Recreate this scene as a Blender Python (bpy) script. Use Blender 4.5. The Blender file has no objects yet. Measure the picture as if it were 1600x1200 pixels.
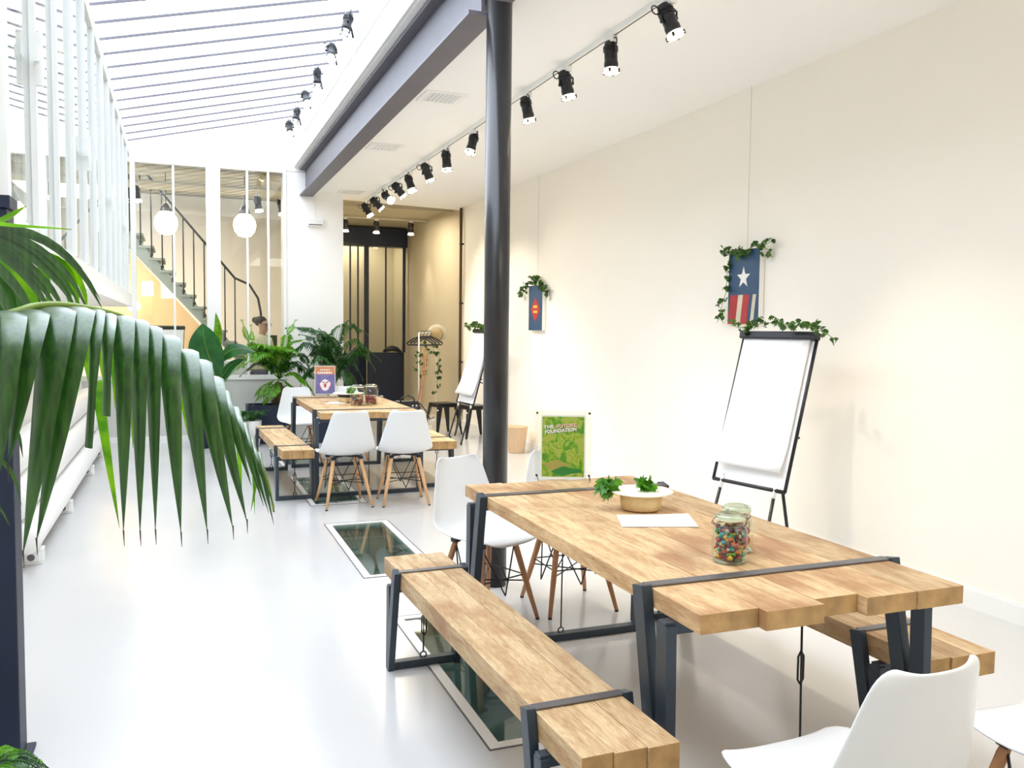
import bpy, math, random
from mathutils import Vector, Matrix, Quaternion
PI=math.pi; R=math.radians
random.seed(7)
sc=bpy.context.scene; COL=sc.collection

# ---------------------------------------------------------------- camera, sky, exposure
FPX=1340.0; CAMH=1.5
def cam_axes(yaw,pitch,roll):
    fw=Vector((math.sin(yaw)*math.cos(pitch),math.cos(yaw)*math.cos(pitch),-math.sin(pitch)))
    r=Vector((math.cos(yaw),-math.sin(yaw),0)); u=r.cross(fw)
    return r*math.cos(roll)+u*math.sin(roll), -r*math.sin(roll)+u*math.cos(roll), fw
ar,au,af=cam_axes(0.37012625614865696,0.06280882202765317,0.011)
cd=bpy.data.cameras.new('camera'); cam=bpy.data.objects.new('camera',cd); COL.objects.link(cam)
cam.matrix_world=Matrix(((ar.x,au.x,-af.x,0),(ar.y,au.y,-af.y,0),(ar.z,au.z,-af.z,CAMH),(0,0,0,1)))
cd.sensor_width=36; cd.lens=FPX/1600*36; cd.clip_start=0.02; cd.clip_end=200
sc.camera=cam
w=bpy.data.worlds.new('overcast_sky'); sc.world=w; w.use_nodes=True
bg=w.node_tree.nodes['Background']; bg.inputs[0].default_value=(0.86,0.925,1.0,1); bg.inputs[1].default_value=2.1
sc.view_settings.view_transform='Standard'; sc.view_settings.look='None'
sc.view_settings.gamma=1; sc.view_settings.use_curve_mapping=False
sc.view_settings.exposure=1.60
sc.cycles.max_bounces=12; sc.cycles.diffuse_bounces=8; sc.cycles.glossy_bounces=4
sc.cycles.transparent_max_bounces=16; sc.cycles.transmission_bounces=6
sc.cycles.sample_clamp_indirect=6; sc.cycles.caustics_reflective=False; sc.cycles.caustics_refractive=False
sc.cycles.use_denoising=True
def sky_z(x): return 3.755+0.245*(x+0.59)          # glass roof plane
def lamp(name,kind,loc,target,energy,color,size=None,size_y=None,**kw):
    l=bpy.data.lights.new(name,kind); l.energy=energy; l.color=color
    o=bpy.data.objects.new(name,l); COL.objects.link(o); o.location=loc
    o.rotation_euler=(Vector(target)-Vector(loc)).to_track_quat('-Z','Y').to_euler()
    if kind=='AREA':
        l.shape='RECTANGLE'; l.size=size; l.size_y=size_y or size
    for k,v in kw.items(): setattr(l,k,v)
    return o
# the sky comes in through the glass roof: a portal just above it guides the sampling of the world light
po=lamp('roof_portal','AREA',(0.16,6.5,sky_z(0.16)+0.12),(0.16+0.245,6.5,sky_z(0.16)-0.88),1,(1,1,1),11.2,2.75)
n=Vector((0.245,0,-1)).normalized(); yv=Vector((0,1,0)); zc=-n; xc=yv.cross(zc).normalized()
po.matrix_world=Matrix(((yv.x,-xc.x,zc.x,0.16),(yv.y,-xc.y,zc.y,6.5),(yv.z,-xc.z,zc.z,sky_z(0.16)+0.12),(0,0,0,1)))
po.data.cycles.is_portal=True
# area lights for the back room; passage, corridor and front-room ones are added fills
lamp('back_room_light','AREA',(0.2,14.4,3.5),(0.2,14.4,0),15,(1.0,0.93,0.80),1.6)
lamp('under_stair_light','AREA',(-0.6,15.2,2.35),(-0.3,16.4,0.9),8,(1.0,0.62,0.30),0.5)
lamp('passage_fill','AREA',(3.1,13.8,3.38),(3.1,14.0,0),19,(1.0,0.88,0.68),1.2)
lamp('corridor_fill','AREA',(3.2,17.1,3.38),(3.2,17.1,0),9,(1.0,0.88,0.66),0.8)
lamp('front_room_fill','AREA',(2.9,-0.6,3.28),(2.9,-0.6,0),20,(1.0,0.93,0.84),2.0,3.0)

# ---------------------------------------------------------------- helpers
class MB:
    def __init__(s): s.v=[]; s.f=[]; s.sm=[]
    def add(s,vs,fs,smooth=False):
        b=len(s.v); s.v+= [tuple(v) for v in vs]; s.f+=[tuple(i+b for i in f) for f in fs]; s.sm+=[smooth]*len(fs); return s
    def box(s,c,d,rot=None):
        hx,hy,hz=d[0]/2,d[1]/2,d[2]/2
        vs=[Vector((x*hx,y*hy,z*hz)) for x in(-1,1) for y in(-1,1) for z in(-1,1)]
        if rot is not None: vs=[rot@v for v in vs]
        c=Vector(c)
        return s.add([v+c for v in vs],[(0,1,3,2),(4,6,7,5),(0,4,5,1),(2,3,7,6),(0,2,6,4),(1,5,7,3)])
    def bx(s,x0,x1,y0,y1,z0,z1): return s.box(((x0+x1)/2,(y0+y1)/2,(z0+z1)/2),(abs(x1-x0),abs(y1-y0),abs(z1-z0)))
    def beam(s,a,b,wx,wy,up=(0,0,1)):                      # rectangular bar a->b, wx across, wy along "up"
        a=Vector(a); b=Vector(b); d=(b-a).normalized(); u=Vector(up)
        sd=d.cross(u)
        if sd.length<1e-4: sd=d.cross(Vector((0,1,0)))
        sd.normalize(); u=sd.cross(d).normalized()
        vs=[p+sd*(i*wx/2)+u*(j*wy/2) for p in(a,b) for i,j in((-1,-1),(1,-1),(1,1),(-1,1))]
        return s.add(vs,[(3,2,1,0),(4,5,6,7),(0,1,5,4),(1,2,6,5),(2,3,7,6),(3,0,4,7)])
    def tube(s,pts,rad,n=8,cap=True,smooth=True,closed=False):
        pts=[Vector(p) for p in pts]; m=len(pts)
        if not hasattr(rad,'__len__'): rad=[rad]*m
        t0=(pts[1]-pts[0]).normalized()
        ref=Vector((0,0,1)) if abs(t0.z)<0.9 else Vector((1,0,0))
        nx=t0.cross(ref).normalized(); vs=[]; pt=t0
        for i,p in enumerate(pts):
            if closed: t=(pts[(i+1)%m]-pts[i-1]).normalized()
            else: t=(pts[min(i+1,m-1)]-pts[max(i-1,0)]).normalized()
            q=pt.rotation_difference(t); nx=(q@nx); nx=(nx-t*nx.dot(t)).normalized(); ny=t.cross(nx); pt=t
            for k in range(n):
                a=2*PI*k/n; vs.append(p+(nx*math.cos(a)+ny*math.sin(a))*rad[i])
        fs=[]
        for i in range(m if closed else m-1):
            j=(i+1)%m
            for k in range(n):
                k2=(k+1)%n; fs.append((i*n+k,i*n+k2,j*n+k2,j*n+k))
        s.add(vs,fs,smooth)
        if cap and not closed:
            b=len(s.v)-len(vs)
            s.f.append(tuple(b+k for k in reversed(range(n)))); s.f.append(tuple(b+(m-1)*n+k for k in range(n))); s.sm+=[False,False]
        return s
    def lathe(s,prof,c=(0,0,0),n=24,smooth=True):
        c=Vector(c); vs=[]; fs=[]
        for r,z in prof:
            for k in range(n): a=2*PI*k/n; vs.append(c+Vector((r*math.cos(a),r*math.sin(a),z)))
        for i in range(len(prof)-1):
            for k in range(n): k2=(k+1)%n; fs.append((i*n+k,i*n+k2,(i+1)*n+k2,(i+1)*n+k))
        s.add(vs,fs,smooth); b=len(s.v)-len(vs)
        if prof[0][0]>1e-4: s.f.append(tuple(b+k for k in reversed(range(n)))); s.sm.append(False)
        if prof[-1][0]>1e-4: s.f.append(tuple(b+(len(prof)-1)*n+k for k in range(n))); s.sm.append(False)
        return s
    def sphere(s,c,r,n=10,m=6,sc_=(1,1,1)):
        prof=[(math.sin(PI*i/m),-math.cos(PI*i/m)) for i in range(m+1)]
        c=Vector(c); vs=[]; fs=[]
        for a,z in prof:
            for k in range(n): t=2*PI*k/n; vs.append(c+Vector((a*math.cos(t)*r*sc_[0],a*math.sin(t)*r*sc_[1],z*r*sc_[2])))
        for i in range(m):
            for k in range(n): k2=(k+1)%n; fs.append((i*n+k,i*n+k2,(i+1)*n+k2,(i+1)*n+k))
        return s.add(vs,fs,True)
    def poly(s,pts,thick,nrm):                              # flat polygon with thickness
        nrm=Vector(nrm).normalized()*thick; pts=[Vector(p) for p in pts]; m=len(pts)
        vs=pts+[p+nrm for p in pts]
        fs=[tuple(reversed(range(m))),tuple(range(m,2*m))]+[(i,(i+1)%m,m+(i+1)%m,m+i) for i in range(m)]
        return s.add(vs,fs)
    def build(s,name,mat,parent=None,bevel=0,loc=None):
        me=bpy.data.meshes.new(name); me.from_pydata(s.v,[],s.f); me.polygons.foreach_set('use_smooth',s.sm)
        me.update()
        for m_ in (mat if isinstance(mat,(list,tuple)) else [mat]): me.materials.append(m_)
        o=bpy.data.objects.new(name,me); COL.objects.link(o)
        if parent is not None: o.parent=parent
        if loc: o.location=loc
        if bevel:
            b=o.modifiers.new('bevel','BEVEL'); b.width=bevel; b.segments=2; b.limit_method='ANGLE'; b.angle_limit=R(40)
            b.harden_normals=False
        return o
def tag(o,label=None,cat=None,group=None,kind=None):
    if label: o['label']=label
    if cat: o['category']=cat
    if group: o['group']=group
    if kind: o['kind']=kind
    return o
def thing(name,loc,label,cat,rz=0,group=None):
    o=bpy.data.objects.new(name,None); COL.objects.link(o); o.location=loc; o.rotation_euler=(0,0,rz); o.empty_display_size=0.1
    return tag(o,label,cat,group)
def kids(o): return [c for c in bpy.data.objects if c.parent==o]
def dup(root,loc,rz=0,label=None,group=None):
    r=root.copy(); COL.objects.link(r); r.location=loc; r.rotation_euler=(0,0,rz)
    if label: r['label']=label
    if group: r['group']=group
    for ch in kids(root):
        c=ch.copy(); COL.objects.link(c); c.parent=r
        for g in kids(ch):
            d=g.copy(); COL.objects.link(d); d.parent=c
    return r
def struct(o): o['kind']='structure'; return o

# ---------------------------------------------------------------- materials
def mat(name,col,rough=0.5,metal=0,spec=None,emit=None,es=0,alpha=None,sss=0,bump=0,bscale=60,var=0,vscale=4,coat=0,trans=0):
    m=bpy.data.materials.new(name); m.use_nodes=True; nt=m.node_tree; b=nt.nodes['Principled BSDF']
    b.inputs['Base Color'].default_value=(*col,1); b.inputs['Roughness'].default_value=rough; b.inputs['Metallic'].default_value=metal
    if spec is not None: b.inputs['Specular IOR Level'].default_value=spec
    if emit: b.inputs['Emission Color'].default_value=(*emit,1); b.inputs['Emission Strength'].default_value=es
    if coat: b.inputs['Coat Weight'].default_value=coat; b.inputs['Coat Roughness'].default_value=0.1
    if var or bump:
        tc=nt.nodes.new('ShaderNodeTexCoord')
    if var:
        nz=nt.nodes.new('ShaderNodeTexNoise'); nz.inputs['Scale'].default_value=vscale; nz.inputs['Detail'].default_value=5
        nt.links.new(tc.outputs['Object'],nz.inputs['Vector'])
        mx=nt.nodes.new('ShaderNodeMix'); mx.data_type='RGBA'
        mx.inputs['A'].default_value=(*[c*(1-var) for c in col],1); mx.inputs['B'].default_value=(*[min(1,c*(1+var)) for c in col],1)
        nt.links.new(nz.outputs['Fac'],mx.inputs['Factor']); nt.links.new(mx.outputs['Result'],b.inputs['Base Color'])
    if bump:
        nb=nt.nodes.new('ShaderNodeTexNoise'); nb.inputs['Scale'].default_value=bscale; nb.inputs['Detail'].default_value=4
        nt.links.new(tc.outputs['Object'],nb.inputs['Vector'])
        bp=nt.nodes.new('ShaderNodeBump'); bp.inputs['Strength'].default_value=bump; bp.inputs['Distance'].default_value=0.01
        nt.links.new(nb.outputs['Fac'],bp.inputs['Height']); nt.links.new(bp.outputs['Normal'],b.inputs['Normal'])
    return m
def glass_mat(name,tint=(1,1,1),rough=0.0,ior=1.5,boost=1.0):
    m=bpy.data.materials.new(name); m.use_nodes=True; nt=m.node_tree; nt.nodes.clear()
    out=nt.nodes.new('ShaderNodeOutputMaterial'); mx=nt.nodes.new('ShaderNodeMixShader')
    tr=nt.nodes.new('ShaderNodeBsdfTransparent'); tr.inputs[0].default_value=(*tint,1)
    gl=nt.nodes.new('ShaderNodeBsdfGlossy'); gl.inputs['Roughness'].default_value=rough; gl.inputs[0].default_value=(boost,boost,boost,1)
    fr=nt.nodes.new('ShaderNodeFresnel')
    ge=nt.nodes.new('ShaderNodeNewGeometry'); mi=nt.nodes.new('ShaderNodeMix')      # thin pane: same reflectance from both faces
    mi.inputs[2].default_value=ior; mi.inputs[3].default_value=1/ior
    nt.links.new(ge.outputs['Backfacing'],mi.inputs[0]); nt.links.new(mi.outputs[0],fr.inputs['IOR'])
    nt.links.new(fr.outputs[0],mx.inputs[0]); nt.links.new(tr.outputs[0],mx.inputs[1]); nt.links.new(gl.outputs[0],mx.inputs[2])
    nt.links.new(mx.outputs[0],out.inputs[0]); return m
def wood_mat(name,c1,c2,c3,scale=1.0,axis='Y',rough=0.55):
    m=bpy.data.materials.new(name); m.use_nodes=True; nt=m.node_tree; b=nt.nodes['Principled BSDF']; N=nt.nodes.new; L=nt.links.new
    tc=N('ShaderNodeTexCoord'); oi=N('ShaderNodeObjectInfo'); ad=N('ShaderNodeVectorMath'); ad.operation='ADD'
    mu=N('ShaderNodeVectorMath'); mu.operation='SCALE'; mu.inputs['Scale'].default_value=37.0
    cb=N('ShaderNodeCombineXYZ'); L(oi.outputs['Random'],cb.inputs[0]); L(oi.outputs['Random'],cb.inputs[2]); L(cb.outputs[0],mu.inputs[0])
    L(tc.outputs['Object'],ad.inputs[0]); L(mu.outputs[0],ad.inputs[1])
    mp=N('ShaderNodeMapping'); L(ad.outputs[0],mp.inputs[0])
    s=(11*scale,1.6*scale,11*scale)
    mp.inputs['Scale'].default_value=s
    n1=N('ShaderNodeTexNoise'); n1.inputs['Scale'].default_value=2.2; n1.inputs['Detail'].default_value=8; n1.inputs['Roughness'].default_value=0.62; n1.inputs['Distortion'].default_value=0.6
    L(mp.outputs[0],n1.inputs['Vector'])
    mp2=N('ShaderNodeMapping'); L(ad.outputs[0],mp2.inputs[0]); mp2.inputs['Scale'].default_value=[v*5 for v in s]
    n2=N('ShaderNodeTexNoise'); n2.inputs['Scale'].default_value=3; n2.inputs['Detail'].default_value=6; L(mp2.outputs[0],n2.inputs['Vector'])
    n3=N('ShaderNodeTexNoise'); n3.inputs['Scale'].default_value=3.4; n3.inputs['Detail'].default_value=3; L(ad.outputs[0],n3.inputs['Vector'])
    cr=N('ShaderNodeValToRGB'); e=cr.color_ramp.elements
    e[0].position=0.36; e[0].color=(*c1,1); e[1].position=0.60; e[1].color=(*c2,1)
    L(n1.outputs['Fac'],cr.inputs[0])
    mx=N('ShaderNodeMix'); mx.data_type='RGBA'; mx.blend_type='MULTIPLY'; mx.inputs['Factor'].default_value=0.38
    cr2=N('ShaderNodeValToRGB'); cr2.color_ramp.elements[0].position=0.38; cr2.color_ramp.elements[0].color=(0.55,0.42,0.30,1); cr2.color_ramp.elements[1].position=0.55; cr2.color_ramp.elements[1].color=(1,1,1,1)
    L(n2.outputs['Fac'],cr2.inputs[0]); L(cr.outputs[0],mx.inputs['A']); L(cr2.outputs[0],mx.inputs['B'])
    mx2=N('ShaderNodeMix'); mx2.data_type='RGBA'; L(mx.outputs['Result'],mx2.inputs['A']); mx2.inputs['B'].default_value=(*c3,1)
    cr3=N('ShaderNodeValToRGB'); cr3.color_ramp.elements[0].position=0.50; cr3.color_ramp.elements[0].color=(0,0,0,1); cr3.color_ramp.elements[1].position=0.68; cr3.color_ramp.elements[1].color=(0.7,0.7,0.7,1)
    L(n3.outputs['Fac'],cr3.inputs[0]); L(cr3.outputs[0],mx2.inputs['Factor'])
    # brightness per plank
    hs=N('ShaderNodeHueSaturation'); mr=N('ShaderNodeMapRange'); mr.inputs['To Min'].default_value=0.84; mr.inputs['To Max'].default_value=1.14
    L(oi.outputs['Random'],mr.inputs['Value']); L(mr.outputs[0],hs.inputs['Value']); L(mx2.outputs['Result'],hs.inputs['Color'])
    L(hs.outputs[0],b.inputs['Base Color']); b.inputs['Roughness'].default_value=rough
    bp=N('ShaderNodeBump'); bp.inputs['Strength'].default_value=0.25; bp.inputs['Distance'].default_value=0.004
    L(n2.outputs['Fac'],bp.inputs['Height']); L(bp.outputs[0],b.inputs['Normal'])
    return m
def leaf_mat(name,c_dark,c_light,rough=0.35,trans=0.35,vein=40,coat=0):
    m=bpy.data.materials.new(name); m.use_nodes=True; nt=m.node_tree; N=nt.nodes.new; L=nt.links.new
    b=nt.nodes['Principled BSDF']; out=nt.nodes['Material Output']
    tc=N('ShaderNodeTexCoord'); oi=N('ShaderNodeObjectInfo'); nz=N('ShaderNodeTexNoise'); nz.inputs['Scale'].default_value=vein; nz.inputs['Detail'].default_value=3
    mpp=N('ShaderNodeMapping'); mpp.inputs['Scale'].default_value=(6,6,.35) if coat else (1,1,1)
    L(tc.outputs['Object'],mpp.inputs[0]); L(mpp.outputs[0],nz.inputs['Vector'])
    mx=N('ShaderNodeMix'); mx.data_type='RGBA'; mx.inputs['A'].default_value=(*c_dark,1); mx.inputs['B'].default_value=(*c_light,1)
    cr=N('ShaderNodeValToRGB'); cr.color_ramp.elements[0].position=0.35; cr.color_ramp.elements[1].position=0.68
    L(nz.outputs['Fac'],cr.inputs[0]); L(cr.outputs[0],mx.inputs['Factor'])
    L(mx.outputs['Result'],b.inputs['Base Color']); b.inputs['Roughness'].default_value=rough
    b.inputs['Coat Weight'].default_value=coat; b.inputs['Coat Roughness'].default_value=.35
    tl=N('ShaderNodeBsdfTranslucent'); hs=N('ShaderNodeHueSaturation'); hs.inputs['Value'].default_value=1.9; hs.inputs['Saturation'].default_value=1.1; hs.inputs['Hue'].default_value=0.485
    L(mx.outputs['Result'],hs.inputs['Color']); L(hs.outputs[0],tl.inputs[0])
    ms=N('ShaderNodeMixShader'); ms.inputs[0].default_value=trans; L(b.outputs[0],ms.inputs[1]); L(tl.outputs[0],ms.inputs[2]); L(ms.outputs[0],out.inputs[0])
    return m
M={}
M['wall']=mat('cream_wall_paint',(0.93,0.885,0.805),0.7,var=0.015,vscale=1.5,bump=0.03,bscale=120)
M['white']=mat('white_paint',(0.92,0.905,0.875),0.55,var=0.01,vscale=2)
M['ceil']=mat('white_ceiling_paint',(0.93,0.915,0.895),0.8,var=0.01,vscale=1)
M['frame']=mat('white_gloss_paint',(0.87,0.87,0.85),0.35)
M['grey']=mat('pale_grey_paint',(0.62,0.63,0.60),0.5,var=0.03,vscale=3)
M['beige']=mat('beige_warm_light_wall',(0.60,0.535,0.40),0.8,var=0.06,vscale=2,bump=0.05)  # passage walls: warm, dim light put into the colour
M['tan']=mat('tan_wall_paint',(0.50,0.45,0.33),0.8,var=0.05,vscale=2)
M['orange']=mat('warm_plaster',(0.80,0.52,0.26),0.7,var=0.05)
M['steel']=mat('blue_grey_steel',(0.040,0.056,0.075),0.36,metal=0.3,var=0.15,vscale=9,bump=0.04)
M['steel_flat']=mat('brushed_steel_band',(0.16,0.155,0.165),0.36,metal=0.6,var=0.12,vscale=14)
M['beam']=mat('grey_violet_steel_paint',(0.125,0.118,0.14),0.5,var=0.12,vscale=4,bump=0.05)
M['column']=mat('dark_steel_paint',(0.018,0.017,0.019),0.30,var=0.25,vscale=8,coat=0.2)
M['black']=mat('black_metal',(0.006,0.007,0.011),0.35)
M['softblack']=mat('navy_black_paint',(0.007,0.015,0.042),0.5,var=0.2,vscale=5)
M['plastic']=mat('white_plastic',(0.76,0.775,0.785),0.32,spec=0.5)
M['beech']=mat('beech_dowel',(0.52,0.25,0.115),0.45,var=0.2,vscale=12)
M['beech_l']=mat('pale_beech_dowel',(0.68,0.40,0.20),0.45,var=0.15,vscale=12)
M['wood']=wood_mat('reclaimed_oak',(0.46,0.275,0.125),(0.69,0.49,0.27),(0.30,0.125,0.045))
M['wood_end']=wood_mat('reclaimed_oak_bench',(0.50,0.31,0.145),(0.72,0.53,0.30),(0.38,0.18,0.07))
M['endgrain']=mat('sawn_end_grain',(0.42,0.255,0.10),0.7,var=0.6,vscale=16,bump=0.2)
M['paper']=mat('white_paper',(0.93,0.93,0.94),0.6)
M['lens']=mat('spot_lens',(1,0.95,0.8),0.3,emit=(1.0,0.86,0.60),es=5)
M['globe']=mat('lit_globe',(1,0.9,0.7),0.3,emit=(1.0,0.80,0.48),es=1.6)
M['straw']=mat('woven_straw',(0.74,0.55,0.28),0.75,var=0.2,vscale=40,bump=0.6,bscale=160)
M['straw_pale']=mat('pale_straw',(0.90,0.84,0.68),0.7,var=0.05,vscale=30,bump=0.3,bscale=160)
M['acrylic']=glass_mat('acrylic',(0.97,0.98,0.97),0.02,1.4)
M['pane']=glass_mat('window_glass',(0.95,0.97,0.96),0.0,1.5)
M['roofpane']=glass_mat('roof_glass',(0.97,0.98,1.0),0.05,1.3)
M['screenpane']=glass_mat('screen_glass',(0.95,0.97,0.96),0.0,1.55)
M['jarglass']=glass_mat('jar_glass',(0.90,0.95,0.90),0.0,1.6)
M['jarthick']=glass_mat('thick_jar_glass',(0.74,0.80,0.72),0.03,1.9)
M['hatchglass']=glass_mat('floor_glass',(0.74,0.84,0.80),0.03,1.5)
M['pit']=mat('dark_cellar',(0.62,0.70,0.66),0.8,var=0.5,vscale=3)
M['stepgrey']=mat('grey_green_stair_paint',(0.30,0.33,0.29),0.6,var=0.1)
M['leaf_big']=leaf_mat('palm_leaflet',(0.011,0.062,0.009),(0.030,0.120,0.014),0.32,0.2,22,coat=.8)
M['leaf_back']=leaf_mat('backlit_palm_leaflet',(0.04,0.18,0.005),(0.13,0.34,0.006),0.4,0.45,20)  # light through the leaf is put into this brighter yellow-green
M['fern']=leaf_mat('bright_fern',(0.05,0.22,0.01),(0.17,0.40,0.015),0.5,0.35,30)
M['kentia']=leaf_mat('dark_palm',(0.006,0.045,0.012),(0.035,0.13,0.015),0.4,0.25,25)
M['banana']=leaf_mat('banana_leaf',(0.008,0.075,0.018),(0.02,0.13,0.022),0.35,0.2,9)
M['ivy']=leaf_mat('ivy_leaf',(0.012,0.055,0.010),(0.08,0.19,0.03),0.4,0.2,30)
M['salad']=leaf_mat('fresh_leaf',(0.03,0.16,0.01),(0.12,0.35,0.03),0.4,0.25,30)
M['stem']=mat('green_stem',(0.20,0.30,0.04),0.45,var=0.2,vscale=20)
M['brownleaf']=mat('dry_leaf_tip',(0.42,0.25,0.12),0.7,var=0.3,vscale=60)
M['trunk']=mat('palm_trunk',(0.09,0.06,0.03),0.8,bump=0.5,var=0.3)
M['soil']=mat('potting_soil',(0.03,0.02,0.012),0.9,bump=0.6)
M['wicker']=mat('wicker',(0.72,0.52,0.33),0.7,var=0.15,vscale=50,bump=0.5,bscale=90)
M['bag']=mat('black_leather',(0.012,0.013,0.016),0.4,bump=0.2)
M['skin']=mat('skin',(0.55,0.30,0.20),0.5); M['hair']=mat('dark_hair',(0.02,0.012,0.010),0.5)
M['shirt']=mat('patterned_beige_shirt',(0.62,0.58,0.36),0.8,var=0.5,vscale=28); M['cloth']=mat('dark_trousers',(0.03,0.03,0.05),0.8)
M['pipe']=mat('brown_pipe',(0.07,0.035,0.02),0.5)
# floor: pale resin with a satin sheen
def floor_mat():
    m=bpy.data.materials.new('poured_resin_floor'); m.use_nodes=True; nt=m.node_tree; b=nt.nodes['Principled BSDF']; N=nt.nodes.new; L=nt.links.new
    g=N('ShaderNodeNewGeometry'); nz=N('ShaderNodeTexNoise'); nz.inputs['Scale'].default_value=1.2; nz.inputs['Detail'].default_value=6; L(g.outputs['Position'],nz.inputs['Vector'])
    mx=N('ShaderNodeMix'); mx.data_type='RGBA'; mx.inputs['A'].default_value=(0.575,0.575,0.572,1); mx.inputs['B'].default_value=(0.64,0.64,0.637,1)
    L(nz.outputs['Fac'],mx.inputs['Factor']); L(mx.outputs['Result'],b.inputs['Base Color'])
    mr=N('ShaderNodeMapRange'); mr.inputs['To Min'].default_value=0.11; mr.inputs['To Max'].default_value=0.22; L(nz.outputs['Fac'],mr.inputs['Value']); L(mr.outputs[0],b.inputs['Roughness'])
    return m
M['floor']=floor_mat()

# ---------------------------------------------------------------- the shell
Y0,Y1=-3.0,12.0; XL=-1.15; XR=4.06; ZC=3.35
hatches=[(1.02,1.50,-1.7,-0.2),(1.02,1.50,0.55,2.05),(1.02,1.50,2.80,4.30),(1.02,1.50,5.05,6.55),(1.02,1.50,7.28,8.78),(1.02,1.50,9.5,11.0)]
fl=MB(); X0f=-1.3; X1f=4.35; hx0,hx1=1.02,1.50
fl.bx(X0f,hx0,Y0,19,-0.12,0); fl.bx(hx1,X1f,Y0,19,-0.12,0)
ys=Y0
for h in hatches: fl.bx(hx0,hx1,ys,h[2],-0.12,0); ys=h[3]
fl.bx(hx0,hx1,ys,19,-0.12,0)
fl.bx(-4.0,X0f,11.95,19,-0.12,0)
floor=struct(fl.build('floor',M['floor']))
for i,h in enumerate(hatches[1:]):
    t=thing('floor_light',(1.26,(h[2]+h[3])/2,0),None,'floor hatch')
    t['label']=['glazed floor panel with white border at the feet of the nearest chairs','glazed floor panel with white border under the near left bench','glazed floor panel lying in the open between the two tables','glazed floor panel under the near end of the far table','glazed floor panel under the far end of the far table'][i]
    hy=(h[3]-h[2])/2; hx=0.24
    f=MB(); fw=0.045
    for a in ((-hx,-hx+fw,-hy,hy),(hx-fw,hx,-hy,hy),(-hx+fw,hx-fw,-hy,-hy+fw),(-hx+fw,hx-fw,hy-fw,hy)): f.bx(*a,-0.03,0.002)
    f.build('border',M['frame'],t)
    g=MB(); gw=0.007
    for a in ((-hx-gw,-hx,-hy-gw,hy+gw),(hx,hx+gw,-hy-gw,hy+gw),(-hx,hx,-hy-gw,-hy),(-hx,hx,hy,hy+gw)): g.bx(*a,-0.02,0.003)
    g.build('edge_joint',M['steel_flat'],t)
    MB().bx(-hx+fw,hx-fw,-hy+fw,hy-fw,-0.02,-0.004).build('pane',M['hatchglass'],t)
    p=MB(); p.bx(-hx-.3,hx+.3,-hy,hy,-1.6,-1.55); p.bx(-hx-.35,-hx-.3,-hy,hy,-1.6,-0.13); p.bx(hx+.3,hx+.35,-hy,hy,-1.6,-0.13); p.bx(-hx-.3,hx+.3,-hy-.05,-hy,-1.6,-0.13); p.bx(-hx-.3,hx+.3,hy,hy+.05,-1.6,-0.13)
    p.bx(-.05,.02,-hy,hy,-0.5,-0.42)
    p.build('light_well',M['pit'],t)
struct(MB().bx(XR,XR+.25,Y0,12.55,-.1,3.6).build('wall_right',M['wall']))
MB_=MB().bx(XR-.016,XR,Y0,12.55,0,0.10); MB_.bx(XR-.010,XR,Y0,12.55,0.10,0.112); struct(MB_.build('baseboard_right',M['frame']))
struct(MB().bx(-4.0,XR+.3,Y0-.2,Y0,-.1,4.8).build('wall_front',M['tan']))
struct(MB().bx(XL-.2,XL,Y0,12.0,-.1,3.95).build('wall_left',M['white']))
q0=MB(); q0.add([(XL-.2,Y0,sky_z(XL-.2)),(1.62,Y0,sky_z(1.62)),(1.62,0.93,sky_z(1.62)),(XL-.2,0.93,sky_z(XL-.2)),(XL-.2,Y0,4.7),(1.62,Y0,4.7),(1.62,0.93,4.7),(XL-.2,0.93,4.7)],[(0,1,2,3),(7,6,5,4),(0,4,5,1),(1,5,6,2),(2,6,7,3),(3,7,4,0)])
struct(q0.build('ceiling_front',M['ceil']))  # unseen closed roof behind the camera, added to shade the foreground
# ceiling over the right half, stopped where the passage begins (its edge runs slightly askew)
c=MB(); c.add([(1.66,Y0,ZC),(XR+.1,Y0,ZC),(XR+.1,12.9,ZC),(1.66,12.45,ZC),(1.66,Y0,ZC+.3),(XR+.1,Y0,ZC+.3),(XR+.1,12.9,ZC+.3),(1.66,12.45,ZC+.3)],[(0,1,2,3),(7,6,5,4),(0,4,5,1),(1,5,6,2),(2,6,7,3),(3,7,4,0)])
struct(c.build('ceiling',M['ceil']))
# upstand between beam and glass roof
struct(MB().bx(1.50,1.62,Y0,12.0,3.66,4.30).build('wall_upstand',M['white']))
t=MB(); t.bx(1.47,1.50,Y0,12.0,4.10,4.12); t.bx(1.47,1.50,Y0,12.0,3.665,3.70); struct(t.build('trim_upstand',M['frame']))
# glass roof
rs=bpy.data.objects.new('window_1',None); COL.objects.link(rs); struct(rs)
RL=-1.15; RR=1.50; bars=[]
y=12.04-0.397*28
while y<12.1: bars.append(y); y+=0.397
barme=None; paneme=None
def sloped(mb,x0,x1,y0,y1,t0,t1):
    mb.add([(x0,y0,sky_z(x0)+t0),(x1,y0,sky_z(x1)+t0),(x1,y1,sky_z(x1)+t0),(x0,y1,sky_z(x0)+t0),(x0,y0,sky_z(x0)+t1),(x1,y0,sky_z(x1)+t1),(x1,y1,sky_z(x1)+t1),(x0,y1,sky_z(x0)+t1)],[(3,2,1,0),(4,5,6,7),(0,1,5,4),(1,2,6,5),(2,3,7,6),(3,0,4,7)])
bm_=MB(); sloped(bm_,RL,RR,-0.007,0.007,-0.008,0.012)
pm=MB(); sloped(pm,RL,RR,0.011,0.386,0.004,0.010)
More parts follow.
